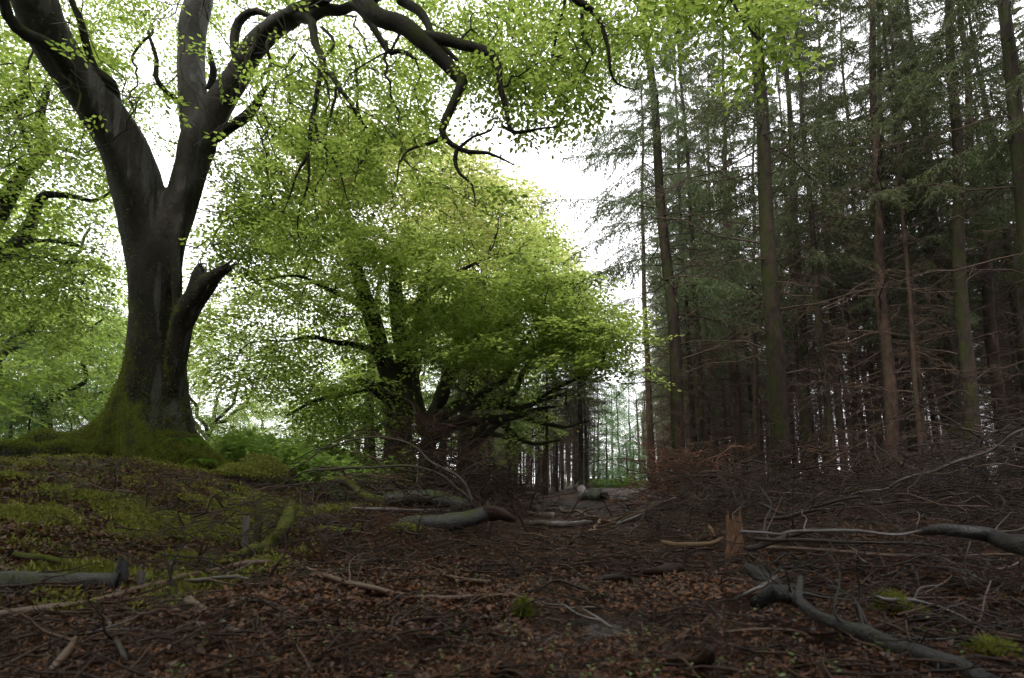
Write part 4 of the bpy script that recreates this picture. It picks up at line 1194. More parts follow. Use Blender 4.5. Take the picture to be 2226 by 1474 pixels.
# far rows that only read as a dim mass
def far_rows(n, pxr, Y0, Y1, label, seed, h=9):
    r = np.random.default_rng(seed)
    Y = r.uniform(Y0, Y1, n); X = (r.uniform(*pxr, n)-1113)/F*Y; k = 6
    t = np.linspace(0, 1, k)
    P = np.stack([X[:, None]+r.normal(size=(n, 1))*0.3*t, np.repeat(Y[:, None], k, 1), gh(X, Y)[:, None]-0.2+t*h], -1)
    mb = MB().tubes(P, np.tile(np.linspace(0.13, 0.05, k), (n, 1))*r.uniform(0.6, 1.1, (n, 1)), 6)
    m = n*5
    i = r.integers(0, n, m); z = r.uniform(0.3, h, m)
    az = r.uniform(0, 6.28, m); d = np.stack([np.cos(az), np.sin(az), r.normal(size=m)*0.25], -1)
    for kk, (v, q) in enumerate(DEAD_A[:4]):
        s_ = (np.arange(m) % 4) == kk
        if s_.any(): mb.add(*place(v[:28], q[:24], frames(d[s_], np.tile([0, 0, 1.], (s_.sum(), 1)))*1.2, np.stack([X[i[s_]], Y[i[s_]], z[s_]], -1)))
    o = obj("distant_trees", mb, M['spruce_red'], None, "stuff", label)
far_rows(200, (1385, 2150), 52, 72, "dim mass of spruce stems closing the stand in the distance", 91)
far_rows(130, (1000, 1290), 58, 78, "distant spruce stems beyond the spreading beech", 92)

# ================================================================== background beeches (one mesh set, copied)
def generic_beech(seed, H, W_, n, ntar=360):
    r = np.random.default_rng(seed); T = Tree(r)
    T.limb([[0, 0, -0.2, 0.30], [0.1, 0, 1.2, 0.24], [0.0, 0.1, 2.6, 0.20]], attach=False, kind='core')
    for i in range(5):
        a = i*1.256+r.uniform(-.4, .4); T.limb([[0, 0.1, 2.2+0.3*i, 0.12], [math.cos(a)*W_*0.25, math.sin(a)*W_*0.25, H*0.45, 0.09], [math.cos(a)*W_*0.4, math.sin(a)*W_*0.4, H*0.75, 0.04]], kind='core', wob=0.1)
    T.fill(ellipsoid_targets(ntar, (0, 0, H*0.56), (W_*0.62, W_*0.62, H*0.46), r, 0.3, 0.7), maxlen=6, wob=0.08, sag=0.4, step=0.35)
    T.radii(0.006, 0.44)
    tr = T.mesh(('core',)).mesh("trunk"); br = T.mesh(('twig',)).mesh("branches")
    P, D = T.tips(0.03, 0.4)
    f = foliage(P, D, SPR_FAR, r, 0.8, 0.9, 0.2, rep=n)
    return tr, br, f.mesh("crown", False)
GB = [generic_beech(81, 11, 9, 2), generic_beech(82, 8.5, 8, 2)]
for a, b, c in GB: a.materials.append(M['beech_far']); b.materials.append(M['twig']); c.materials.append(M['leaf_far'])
def gbeech(x, y, k, sc, lab, grp, rz):
    e = bpy.data.objects.new("beech_tree", None); COL.objects.link(e)
    e.location = (x, y, float(gh(x, y))); e.scale = (sc, sc, sc); e.rotation_euler = (0, 0, rz)
    tag(e, lab, "tree", grp)
    for nm, me, kd in zip(("trunk", "branches", "crown"), GB[k], (None, "stuff", "stuff")): obj(nm, me, None, e, kd)
r = np.random.default_rng(83)
for px, Y, k, sc in ((100, 24, 1, 1.0), (-150, 18, 0, 1.05), (20, 36, 0, 1.2), (210, 42, 0, 1.3), (600, 60, 1, 1.1), (880, 30, 0, 1.0), (960, 33, 0, 1.0), (1060, 38, 1, 1.0), (-300, 24, 0, 1.3), (455, 36, 0, 1.0), (780, 44, 1, 1.1)):
    gbeech((px-1113)/F*Y, Y, k, sc, ("pale beech beyond the meadow, " + ("out past the left edge" if px < 0 else "behind the crooked old beech" if px < 250 else "just right of the big trunk" if px < 480 else "in the gap left of the forked beech" if px < 760 else "behind the forked beech" if px < 930 else "behind the spreading beech")+(", very far off" if Y > 38 else "")), "beeches behind the meadow", r.uniform(0, 6))
# unseen beeches added beside and behind the camera to cast shade
for x, y, k, sc in ((-11.5, 1.5, 0, 1.1), (-6, -12, 0, 2.1), (-13, -5, 0, 1.2), (1.5, -12.5, 0, 2.1), (9.5, -13.5, 0, 2.0), (-1, -14, 0, 1.4), (-9, -13, 0, 1.5), (14, -10, 0, 1.4), (-17, -2, 0, 1.4), (-16, 5, 0, 1.3), (3, -20, 0, 1.6), (-6, -19, 0, 1.6)):
    gbeech(x, y, k, sc, "unseen beech added out of the frame to shade the floor and near leaves", "unseen beeches added for shade", r.uniform(0, 6))

# ================================================================== forest floor
def mound(x, y):
    """height of the heaped brushwood"""
    cx = np.interp(y, [5, 8, 12, 18, 26, 45], [-2.6, -2.2, -1.35, -0.1, 0.9, 2.2])
    hl = np.interp(y, [5, 8, 11, 13, 18, 26, 45], [0.15, 0.45, 1.15, 1.15, 0.7, 0.5, 0.5])
    wl = np.interp(y, [5, 12, 45], [0.8, 1.0, 0.8])
    left = hl*np.exp(-((x-cx)/wl)**2)
    e = x-(0.16*y+0.55)
    right = ss(e/0.9)*(0.18+0.28*ss((y-4)/5))*ss((y-1.2)/3) + 0.45*np.exp(-(((x-3.0)/1.1)**2+((y-10.5)/1.8)**2)) + 0.75*ss((x-0.62*y-0.2)/1.6)*ss((y-3.5)/2)
    right = right*ss((60-y)/20)
    return left+right+0.02

def grids(n, fx, y0, y1, r, w):
    """n floor points with y spread evenly over the picture, kept with probability w(x, y)"""
    X = []; Y = []
    tot = 0
    while tot < n:
        y = 1/r.uniform(1/y1, 1/y0, n*2)
        x = (r.uniform(fx[0], fx[1], n*2)-1113)/F*y
        k = r.random(n*2) < w(x, y)
        X.append(x[k]); Y.append(y[k]); tot += k.sum()
    return np.concatenate(X)[:n], np.concatenate(Y)[:n]

def lay(arrs, n, xs, ys, zs, r, smin, smax, pitch=0.25, azf=None, flip=True):
    mb = MB()
    az = r.uniform(0, 2*math.pi, n) if azf is None else azf(n)
    el = r.normal(size=n)*pitch
    d = np.stack([np.cos(az)*np.cos(el), np.sin(az)*np.cos(el), np.sin(el)], -1)
    roll = r.normal(size=(n, 3))*0.6; roll[:, 2] += 1
    Fm = frames(d, roll)*(r.uniform(smin, smax, n)*(np.clip(ys/7.0, 0.5, 1) if smax > 0.45 else 1))[:, None, None]
    P = np.stack([xs, ys, zs], -1)
    wh = r.integers(0, len(arrs), n)
    for k, (v, q) in enumerate(arrs):
        m_ = wh == k
        if m_.any(): mb.add(*place(v, q, Fm[m_], P[m_]))
    return mb

r = np.random.default_rng(101)
def path_w(x, y): return np.clip(mound(x, y)*1.6-0.05, 0.02, 1)*(1-0.8*ss((-x-2.6-0.06*y)/0.8))
xs, ys = grids(1350, (300, 2400), 2.3, 42, r, path_w)
_p = 1113+F*xs/ys; _k = ~((np.abs(_p-1600) < 85) & (ys < 5.6)); xs, ys = xs[_k], ys[_k]
zs = gh(xs, ys)+mound(xs, ys)*r.random(len(xs))**0.8+0.01
rz = np.random.default_rng(102)
sel_red = (np.hypot((xs-(3.35)), (ys-10.8)) < 1.1) & (rz.random(len(xs)) < 0.6)
sel_straw = (np.hypot((xs-0.75)/0.9, (ys-18)/6) < 1.0) & (rz.random(len(xs)) < 0.7)
rest = ~(sel_red | sel_straw)
DEAD_LO = [mesh_arrays(dead_branch(_r, L, 6, 1.5).mesh('b')) for L in (1.2, 1.6, 2.0, 2.4)]
def brush(sel, mat, label):
    n = int(sel.sum())
    if n and n > 400:
        fa = sel & (ys > 8); sel = sel & ~fa; n = int(sel.sum()); m = int(fa.sum())
        obj("brushwood", lay(DEAD_LO, m, xs[fa], ys[fa], zs[fa], r, 0.30, 0.75, 0.22), mat, None, "stuff", label+", further off")
    if n: obj("brushwood", lay(DEAD_A, n, xs[sel], ys[sel], zs[sel], r, 0.30, 0.75, 0.22), mat, None, "stuff", label)
brush(rest, M['brash'], "dark tangled brushwood heaped along both sides of the track")
brush(sel_red, M['brash_red'], "rusty red brushwood at the foot of the edge spruce")
brush(sel_straw, M['straw'], "straw coloured dry brushwood beside the far track")
DEAD_THICK = [mesh_arrays(dead_branch(_r, L, 9, 1.8).mesh('b')) for L in (1.0, 1.4, 1.8, 2.2)]
def heap(n, cx, cy, sx, sy, h, mat, label, seed, s0=0.28, s1=0.62):
    r = np.random.default_rng(seed)
    xs = cx+r.normal(size=n)*sx; ys = cy+r.normal(size=n)*sy
    hh = h*np.exp(-((xs-cx)/(sx*1.7))**2-((ys-cy)/(sy*1.7))**2)
    zs = gh(xs, ys)+hh*r.random(n)**0.7
    obj("brushwood", lay(DEAD_THICK, n, xs, ys, zs, r, s0, s1, 0.38), mat, None, "stuff", label)
M['brash_mid'] = stick_mat("old_brash_wood", [(0.010, 0.006, 0.004), (0.040, 0.021, 0.014), (0.022, 0.012, 0.008), (0.085, 0.048, 0.033)], 0.6, 0.18)
heap(660, -1.6, 11.0, 0.80, 1.2, 1.75, M['brash_mid'], "high reddish brown brush heap in front of the forked beech", 171)
heap(300, -0.4, 15.0, 0.6, 2.2, 1.0, M['brash_mid'], "lower end of the brush heap running back along the track", 172)
heap(200, 3.3, 10.8, 0.5, 0.6, 1.0, M['brash_red'], "rusty red brush heap at the foot of the edge spruce", 173)
heap(330, 5.0, 9.0, 1.6, 0.8, 0.95, M['brash_mid'], "brushwood in front of the thickest dark spruce", 174)
heap(150, -2.3, 5.2, 0.9, 0.7, 0.22, M['brash'], "dark tangle of branches between the mossy bank and the track", 176, 0.2, 0.5)
heap(110, 1.9, 6.4, 0.45, 0.8, 0.35, M['brash'], "dark tangle of branches left of the splintered stump", 177, 0.2, 0.5)
heap(110, -1.0, 7.4, 0.5, 0.6, 0.35, M['brash'], "tangle of twigs over the grey logs", 178, 0.2, 0.42)
heap(200, 6.2, 7.2, 0.9, 0.9, 1.2, M['brash'], "dark brushwood piled up by the right edge of the picture", 175)
# finer and closer twigs over the floor
def near_w(x, y): return np.clip(0.35+mound(x, y)*1.8, 0, 1)*(1-0.93*ss((-x-1.4)/0.8)*ss((y-2.6)/0.8))*(0.35+0.65*ss(np.abs(x-0.065*y-0.15)/0.9))
TW = [mesh_arrays(dead_branch(_r, L, 4, 2.2).mesh('b')) for L in (0.7, 0.9, 1.1, 1.3, 1.0)]
xs, ys = grids(2800, (-60, 2300), 1.5, 12, r, lambda x, y: near_w(x, y)*(1-0.6*((((x-0.32)/0.3)**2+((y-2.62)/0.35)**2) < 1)))
zs = gh(xs, ys)+0.010+0.5*mound(xs, ys)*r.random(len(xs))
obj("twigs", lay(TW, len(xs), xs, ys, zs, r, 0.07, 0.30, 0.14), M['brash_mid'], None, "stuff", "small broken twigs lying over the floor")
xs, ys = grids(1000, (700, 1750), 3.8, 22, r, lambda x, y: 0.55+0*x)
obj("twigs", lay(TW, len(xs), xs, ys, gh(xs, ys)+0.02, r, 0.18, 0.44, 0.10), M['brash_mid'], None, "stuff", "broken twigs strewn over the middle of the track")
# chips and bits of bark
def bits(n, xs, ys, l0, l1, wr, r, lift=0.004, tilt=0.35, tri=False):
    N = len(xs)
    az = r.uniform(0, 6.28, N)
    d = np.stack([np.cos(az), np.sin(az), r.normal(size=N)*tilt], -1)
    up = np.array([0, 0, 1.])+r.normal(size=(N, 3))*tilt
    T, q = leaf_verts(1.0, wr, 0.15, False)
    mb = MB(); mb.smooth = False
    if tri:
        v_, t_ = place(T[[0, 1, 3]]*np.array([1.6, 1, 1]), np.array([[0, 2, 1]]), frames(d, up)*r.uniform(l0, l1, N)[:, None, None], np.stack([xs, ys, gh(xs, ys)+lift+r.random(N)*0.02], -1))
        return mb.add(v_, None, t_)
    return mb.add(*place(T, q, frames(d, up)*r.uniform(l0, l1, N)[:, None, None], np.stack([xs, ys, gh(xs, ys)+lift+r.random(N)*0.02], -1)))
xs, ys = grids(88000, (-80, 2300), 1.45, 15, r, lambda x, y: 1-0.9*ss((-x-1.7)/0.9)*ss((y-2.6)/1.0))
_k = ~(((((xs-0.32)/0.26)**2+((ys-2.62)/0.34)**2) < 1) & (r.random(len(xs)) < 0.65)); xs, ys = xs[_k], ys[_k]
_n = ys < 2.8
obj("needle_litter", bits(0, xs[_n], ys[_n], 0.008, 0.030, 0.26, r), M['litter_path'], None, "stuff", "orange brown litter of needles and bark chips at the near end of the track")
obj("needle_litter", bits(0, xs[~_n], ys[~_n], 0.016, 0.050, 0.5, r, tri=True), M['litter_path'], None, "stuff", "orange brown litter of needles and bark chips further along the track")
xs, ys = grids(34000, (-80, 1150), 2.4, 13, r, lambda x, y: (0.15+0.85*ss((-x-1.4)/0.9)*ss((y-2.4)/1.0)))
obj("fallen_leaves", bits(0, xs, ys, 0.022, 0.046, 0.62, r, 0.006), M['litter'], None, "stuff", "wet reddish brown beech leaves lying on the mossy bank")
xs, ys = grids(5200, (-80, 2300), 1.5, 9, r, lambda x, y: 1-0.6*((((x-0.32)/0.3)**2+((y-2.62)/0.35)**2) < 1))
obj("fallen_leaves", bits(0, xs, ys, 0.014, 0.034, 0.62, r, 0.008), M['litter'], None, "stuff", "brown beech leaves blown over the track")
# standing water between the clods
def puddle():
    n_, l_ = [], 48
    th = np.arange(l_)*2*math.pi/l_
    cx, cy = 0.32, 2.62
    z = float(np.mean(gh(cx+0.3*np.cos(th), cy+0.35*np.sin(th))))-0.001
    rr = 1+0.2*np.sin(th*3+1)+0.12*np.sin(th*7)
    v = np.vstack([np.stack([cx+0.20*rr*np.cos(th), cy+0.26*rr*np.sin(th), np.full(l_, z)], -1), [[cx, cy, z]]])
    t = np.stack([np.arange(l_), np.roll(np.arange(l_), -1), np.full(l_, l_)], -1)
    m, tr, n, l, out = newmat("muddy_water")
    b = n.new("ShaderNodeBsdfPrincipled"); b.inputs['Base Color'].default_value = (0.018, 0.013, 0.010, 1)
    b.inputs['Roughness'].default_value = 0.04; b.inputs['Specular IOR Level'].default_value = 0.6
    tc = n.new("ShaderNodeTexCoord"); nn = noise(n, l, 26, 3, 0.6, tc.outputs['Object'])
    bp = n.new("ShaderNodeBump"); bp.inputs['Strength'].default_value = 1.0; bp.inputs['Distance'].default_value = 0.03
    l.new(nn.outputs[0], bp.inputs['Height']); l.new(bp.outputs[0], b.inputs['Normal']); l.new(b.outputs[0], out.inputs[0])
    obj("puddle", MB().add(v, None, t), m, None, "structure", "shallow muddy puddle in the track")
puddle()
# moss cushions on the bank
def moss_w(x, y):
    n_ = wn(x, y, 2.2, 6)+0.6*wn(x, y, 6, 7)
    return ss((-x-1.5)/1.0)*ss((y-2.5)/0.9)*np.clip(0.12+1.2*n_, 0.02, 1)*(0.35+0.65*ss((9.0-y)/2.5))
xs, ys = grids(54000, (-80, 1100), 2.6, 15, r, moss_w)
hump = 0.03*np.clip(0.4+wn(xs, ys, 6, 7), 0, 1)
P = np.stack([xs, ys, gh(xs, ys)+hump*0.6], -1)
obj("moss", blades(P, np.tile([0, 0, 1.], (len(P), 1)), 0.036, 0.017, r, 2, 0.75), M['moss'], None, "stuff", label="yellow green moss cushions covering the bank below the big beech")

# ---- green undergrowth of the meadow
def herb_patch(n, pxr, Y0, Y1, hmin, hmax, r, mat, label, size=0.12, name="undergrowth"):
    Y = 1/r.uniform(1/Y1, 1/Y0, n); X = (r.uniform(pxr[0], pxr[1], n)-1113)/F*Y
    Z = gh(X, Y); H = r.uniform(hmin, hmax, n)*(0.6+0.4*(wn(X, Y, 1.5, 8)*0.5+0.5))
    P = []; D = []
    m = 9
    t = r.random((n, m))**0.6
    off = r.normal(size=(n, m, 2))*0.12
    P = np.stack([X[:, None]+off[..., 0]*t, Y[:, None]+off[..., 1]*t, Z[:, None]+H[:, None]*t], -1).reshape(-1, 3)
    az = r.uniform(0, 6.28, len(P)); D = np.stack([np.cos(az), np.sin(az), r.normal(size=len(P))*0.3], -1)
    T, q = leaf_verts(1.0, 0.5, 0.1, False)
    up = np.array([0, 0, 1.])+r.normal(size=(len(P), 3))*0.35
    mb = MB(); mb.smooth = False
    mb.add(*place(T, q, frames(D, up)*(size*r.uniform(0.6, 1.3, len(P)))[:, None, None], P))
    obj(name, mb, mat, None, "stuff", label)
r = np.random.default_rng(111)
herb_patch(900, (-300, 880), 44, 62, 2.0, 4.2, r, M['leaf_far'], "pale bushes along the far side of the meadow", 0.42, "distant_shrubs")
herb_patch(420, (1385, 2250), 46, 60, 0.8, 2.2, r, M['brash_mid'], "brown undergrowth at the far side of the stand", 0.35, "distant_undergrowth")
herb_patch(4600, (470, 900), 9.8, 34, 0.55, 1.05, r, M['herb'], "bright green undergrowth in the meadow right of the big beech", 0.14)
herb_patch(2600, (-250, 330), 12.0, 36, 0.55, 1.0, r, M['herb'], "bright green undergrowth behind the mossy roots")
herb_patch(500, (1285, 1390), 34, 60, 0.3, 0.7, r, M['fern'], "pale green growth at the end of the track", 0.25)

# ---- stones
def stone(px, py, w, h, lab, seed, Y=None):
    r = np.random.default_rng(seed)
    Y = Y or 8.3; c = at(px, py, Y); c[2] = float(gh(c[0], c[1]))
    import bmesh
    bm = bmesh.new(); bmesh.ops.create_icosphere(bm, subdivisions=4, radius=1)
    me = bpy.data.meshes.new("stone"); bm.to_mesh(me); bm.free()
    co = get_co(me)
    d = 1+0.16*wn(co[:, 0]*1.5+co[:, 2], co[:, 1]*1.5, 1.6, seed % 7)+0.04*wn(co[:, 0]+co[:, 2], co[:, 1]-co[:, 2], 7, 2)
    co = co*d[:, None]*np.array([w/F*Y/2, w/F*Y/2*0.8, h/F*Y*0.62])
    co[:, 2] += h/F*Y*0.28
    set_co(me, co)
    o = obj("mossy_stone", me, M['mosslog'], None, None, lab, "stone", "mossy stones by the big beech", loc=Vector(c))
    me.polygons.foreach_set("use_smooth", np.ones(len(me.polygons), bool))
    no = get_no(me); k = r.choice(len(co), 3200)
    k = k[no[k, 2] > -0.2]
    obj("moss", blades(co[k], no[k]*0.7+np.array([0, 0, -0.3]), 0.030, 0.014, r, 3, 0.5), M['moss'], o, "stuff")
stone(565, 1050, 112, 70, "larger rounded stone furred with moss, behind the lower one", 121, 8.5)
stone(512, 1066, 100, 40, "lower flat mossy stone with hanging golden green moss", 124, 8.0)

# ---- ferns by the foot of the beech
def fern(px, py, Y, L, n, seed, lab):
    r = np.random.default_rng(seed)
    c = at(px, py, Y)
    e = bpy.data.objects.new("fern", None); COL.objects.link(e); e.location = c
    tag(e, lab, "fern", "ferns under the big beech")
    for i in range(n):
        az = r.uniform(-2.6, 0.4); k = 12
        t = np.linspace(0, 1, k)
        l = L*r.uniform(0.7, 1.1)
        ax = np.stack([np.cos(az)*t*l*0.8, np.sin(az)*t*l*0.8, l*(0.75*t-0.95*t*t)], -1)
        mb = MB(); mb.smooth = False
        mb.tubes(ax[None], np.linspace(0.003, 0.001, k)[None], 3)
        P = []; D = []; Ls = []
        for u in np.linspace(0.12, 0.98, 26):
            p = np.array([np.interp(u, t, ax[:, j]) for j in range(3)])
            for sg in (-1, 1):
                a = az+sg*1.2
                P.append(p); D.append([math.cos(a), math.sin(a), -0.15]); Ls.append(l*0.26*math.sin(math.pi*min(1, 0.15+u*0.85))**0.7)
        T, q = leaf_verts(1, 0.22, 0.1, True)
        mb.add(*place(T, q, frames(np.array(D), np.tile([0, 0, 1.], (len(D), 1)))*np.array(Ls)[:, None, None], np.array(P)))
        obj("frond", mb, M['fern'], e)
fern(408, 962, 8.35, 0.42, 6, 131, "pale green fern growing between the trunk flutes of the big beech")
fern(440, 1006, 8.2, 0.34, 5, 132, "small fern low on the right hand root of the big beech")

# ---- individually placed wood on the floor
def wood(name, label, cat, rows, mat, group=None, seed=0, wob=0.0, sides=10, abs_=False, ends=True, step=0.06, rough=0.06, side_twigs=0):
    """rows: px, py, lift above the floor (or depth if abs_), width px"""
    r = np.random.default_rng(seed+500)
    pts = []
    for a, b, l_, w in rows:
        p = at(a, b, l_) if abs_ else gp(a, b, l_)
        pts.append([*p, w/F*p[1]*0.5])
    p = catmull(pts, step=step, n=None) if len(pts) > 2 else catmull(pts, n=14)
    if wob: p = wobble(p, wob, 0.35, r)
    kk = r.normal(size=(len(p), 3)); kk = kk+np.roll(kk, 1, 0)+np.roll(kk, 2, 0)
    p[:, :3] += kk*np.minimum(p[:, 3:4]*0.10, 0.004)
    k = len(p)
    th = np.arange(sides)*2*math.pi/sides
    sw = 1+0.10*np.sin(np.cumsum(r.uniform(0.1, 0.9, k)))
    R = (np.maximum(p[:, 3], 0.002)*sw)[:, None]*(1+rough*np.sin(th*2+r.uniform(0, 6)+np.arange(k)[:, None]*0.13)+rough*0.9*r.normal(size=(k, sides)))
    mb = MB().tubes(p[None, :, :3], R[None], sides, cap=ends)
    o0 = Vector(p[k//2][:3])
    me = mb.mesh(name); set_co(me, get_co(me)-np.array(o0))
    o = obj(name, me, mat, None, None, label, cat, group, loc=o0)
    for i in range(side_twigs):
        j = r.integers(1, k-1); q0 = p[j][:3]-np.array(o0)
        d = nrm(r.normal(size=3)+np.array([0, 0, 0.7])); L = r.uniform(0.12, 0.4)
        q = wobble(catmull([q0, q0+d*L*0.5, q0+d*L+r.normal(size=3)*0.05], n=4), 0.03, 0.2, r)
        obj("twig", MB().tubes(q[None], np.linspace(0.006, 0.002, len(q))[None], 4), mat, o)
    return o

wood("fallen_branch", "dark mossy branch end raised like a horn behind the grey log", "branch",
     [(712, 1046, 8.0, 8), (745, 1044, 8.0, 18), (775, 1066, 8.0, 20), (810, 1084, 8.0, 20), (850, 1090, 8.0, 22)], M['mosslog'], seed=1, wob=0.01, abs_=True)
wood("log", "upper smooth grey log lying across the edge of the track", "log",
     [(838, 1090, 8.0, 26), (880, 1084, 8.0, 32), (940, 1080, 7.9, 34), (985, 1096, 7.8, 32), (1030, 1098, 7.7, 24)], M['greylog'], seed=2, wob=0.01, abs_=True, side_twigs=3)
wood("log", "lower crooked grey log with a mossy patch, reaching the track from the bank", "log",
     [(730, 1172, 6.0, 20), (790, 1166, 6.1, 22), (850, 1150, 6.2, 30), (900, 1140, 6.3, 36), (970, 1138, 6.4, 36), (1030, 1118, 6.5, 34), (1058, 1108, 6.6, 30)], M['greylog'], seed=3, wob=0.012, abs_=True, side_twigs=3)
wood("log", "broken end of a grey log beside the track with torn fibres", "log",
     [(1050, 1108, 6.6, 28), (1090, 1120, 6.6, 22), (1120, 1132, 6.6, 8)], M['brash_mid'], seed=4, abs_=True, rough=0.25)
wood("root", "torn weathered root wood lying left of the lower grey log", "root",
     [(640, 1160, 5.6, 10), (668, 1140, 5.7, 24), (710, 1138, 5.8, 30), (745, 1158, 5.9, 24), (790, 1172, 6.0, 16)], M['brash_mid'], seed=5, wob=0.05, rough=0.3, side_twigs=9, abs_=True)
wood("root", "thin twisted root strand coiling over the torn root wood", "root",
     [(650, 1175, 5.4, 8), (690, 1160, 5.5, 12), (720, 1176, 5.5, 14), (760, 1160, 5.6, 10), (800, 1180, 5.7, 6)], M['mosslog'], seed=34, wob=0.05, rough=0.25, side_twigs=6, abs_=True)
wood("fallen_branch", "long thin branch arching over the mossy bank into the brush heap", "branch",
     [(600, 1060, 7.6, 3), (650, 1030, 7.5, 4), (720, 1020, 7.4, 5), (790, 1018, 7.3, 6), (880, 1010, 7.2, 5), (950, 1030, 7.2, 6), (1000, 1070, 7.3, 7), (1030, 1105, 7.4, 8)], M['twig'], seed=6, abs_=True, wob=0.02, side_twigs=4)
wood("fallen_branch", "higher arching branch whose tip bends down to the left over the undergrowth", "branch",
     [(640, 1000, 8.4, 2), (700, 975, 8.3, 3), (790, 950, 8.2, 4), (870, 962, 8.1, 4), (940, 1000, 8.0, 5), (1000, 1040, 7.8, 7), (1028, 1095, 7.6, 8)], M['twig'], seed=7, abs_=True, wob=0.02, side_twigs=4)
wood("fallen_branch", "thin bare branch leaning up to the right out of the brush heap", "branch",
     [(600, 1035, 8.6, 3), (690, 985, 8.8, 4), (790, 930, 9.0, 3), (850, 905, 9.1, 2)], M['twig'], seed=8, abs_=True, wob=0.02, side_twigs=3)
wood("stick", "long straight wet stick lying on the moss, below the upper grey log", "stick",
     [(690, 1100, 0.03, 5), (790, 1106, 0.05, 8), (900, 1110, 0.05, 9), (1000, 1114, 0.05, 10)], M['wetwood'], seed=9, wob=0.004)
wood("fallen_branch", "mossy branch with an upturned cut end on the bank beside two small stubs", "branch",
     [(490, 1216, 0.02, 14), (540, 1200, 0.03, 22), (590, 1180, 0.05, 30), (612, 1158, 0.11, 30), (622, 1128, 0.20, 26), (636, 1096, 0.28, 20)], M['mosslog'], seed=10, wob=0.004)
def stub(px, py, h, w, mat, lab, seed, lean=0.0, ns=18, groove=0.0, name="tree_stump", cat="stump", top=0.85):
    r = np.random.default_rng(seed+700); c = gp(px, py); Y = c[1]
    R0 = w/F*Y/2; H = h/F*Y
    z = np.linspace(-0.08, H, 9); th = np.arange(ns)*2*math.pi/ns
    prof = R0*(1.0+0.25*np.exp(-(z+0.08)/0.08))*(1-(1-top)*z/H)
    jag = np.abs(r.normal(size=ns))*0.16*min(H, R0*4)
    gr = r.random(ns)
    jag = jag*(1+2*(groove > 0)*r.random(ns))+(H*0.12*np.clip(np.sin(th*2+1.0), 0, 1) if groove else 0)
    v = []
    for i, zz in enumerate(z):
        rr = prof[i]*(1+0.10*np.sin(th*3+seed+zz*3)+0.04*r.normal(size=ns)-groove*(gr+0.5*np.roll(gr, i)))
        zz_ = zz+(jag if i == len(z)-1 else 0)
        v.append(np.stack([np.cos(th)*rr+lean*zz, np.sin(th)*rr, np.full(ns, zz)+(jag if i == len(z)-1 else 0)], -1))
    inner = v[-1].copy(); ctr = inner.mean(0); inner = ctr+(inner-ctr)*0.55; inner[:, 2] = H-0.3*R0+r.normal(size=ns)*R0*0.4
    v.append(inner); v = np.array(v); k = len(v)
    idx = np.arange(k*ns).reshape(k, ns)
    q = np.stack([idx[:-1], np.roll(idx[:-1], -1, 1), np.roll(idx[1:], -1, 1), idx[1:]], -1).reshape(-1, 4)
    vv = np.vstack([v.reshape(-1, 3), inner.mean(0)])
    t = np.stack([idx[-1], np.roll(idx[-1], -1), np.full(ns, len(vv)-1)], -1)
    mb = MB(); mb.smooth = False
    return obj(name, mb.add(vv, q, t), mat, None, None, lab, cat, None, loc=Vector(c))
stub(531, 1192, 62, 16, M['wetwood'], "left one of two small dead stubs standing on the mossy bank", 1)
stub(558, 1184, 88, 15, M['mosslog'], "taller mossy stub standing on the bank, next to the upturned branch", 2)
STUMP = stub(1600, 1214, 60, 44, M['pale_wood'], "splintered orange brown stump in the brushwood", 3, ns=30, groove=0.22, top=0.78)
stub(262, 1275, 48, 24, M['greylog'], "short dark stub behind the end of the left hand log", 4)
stub(302, 1288, 40, 16, M['wetwood'], "small pointed stub right of the left hand log", 5)
wood("log", "thick grey log half out of the frame at the lower left", "log",
     [(-120, 1282, 0.04, 58), (0, 1276, 0.04, 54), (120, 1272, 0.04, 50), (255, 1268, 0.03, 46)], M['greylog'], seed=11, sides=18, rough=0.03, side_twigs=2)
wood("fallen_branch", "dark bent branch lying on the moss above the left hand log", "branch",
     [(30, 1205, 0.04, 10), (90, 1210, 0.08, 13), (140, 1224, 0.07, 14), (190, 1240, 0.03, 12), (225, 1262, 0.01, 8)], M['mosslog'], seed=12, wob=0.008)
wood("fallen_branch", "long branch sweeping from the lower left corner up towards the mossy branch", "branch",
     [(-60, 1342, 0.03, 18), (100, 1325, 0.03, 18), (230, 1300, 0.04, 17), (340, 1272, 0.05, 15), (430, 1248, 0.05, 13), (500, 1232, 0.05, 12), (590, 1220, 0.05, 10)], M['brownstick'], seed=13, wob=0.006)
wood("stick", "orange stripped stick beside the long sweeping branch", "stick",
     [(230, 1322, 0.02, 9), (330, 1290, 0.03, 11), (440, 1262, 0.03, 10), (480, 1238, 0.03, 7)], M['straw'], seed=14, wob=0.006)
wood("stick", "long pale wet stick curving across the track in front", "stick",
     [(640, 1222, 0.02, 12), (680, 1244, 0.02, 12), (760, 1268, 0.02, 12), (850, 1290, 0.02, 13), (930, 1298, 0.02, 12), (1020, 1297, 0.02, 10), (1110, 1290, 0.02, 8)], M['brownstick'], seed=15, wob=0.004, side_twigs=1)
wood("cut_stick", "short cut piece of branch with a pale end, left of the track", "stick", [(408, 1306, 0.03, 20), (455, 1340, 0.01, 19)], M['brownstick'], seed=16)
wood("cut_stick", "short pale chip of split wood above the cut piece of branch", "stick", [(566, 1294, 0.02, 13), (604, 1306, 0.01, 14)], M['pale_wood'], seed=17)
wood("cut_stick", "stub of wet grey branch below the cut pieces", "stick", [(482, 1352, 0.02, 14), (512, 1378, 0.01, 16)], M['wetwood'], seed=18)
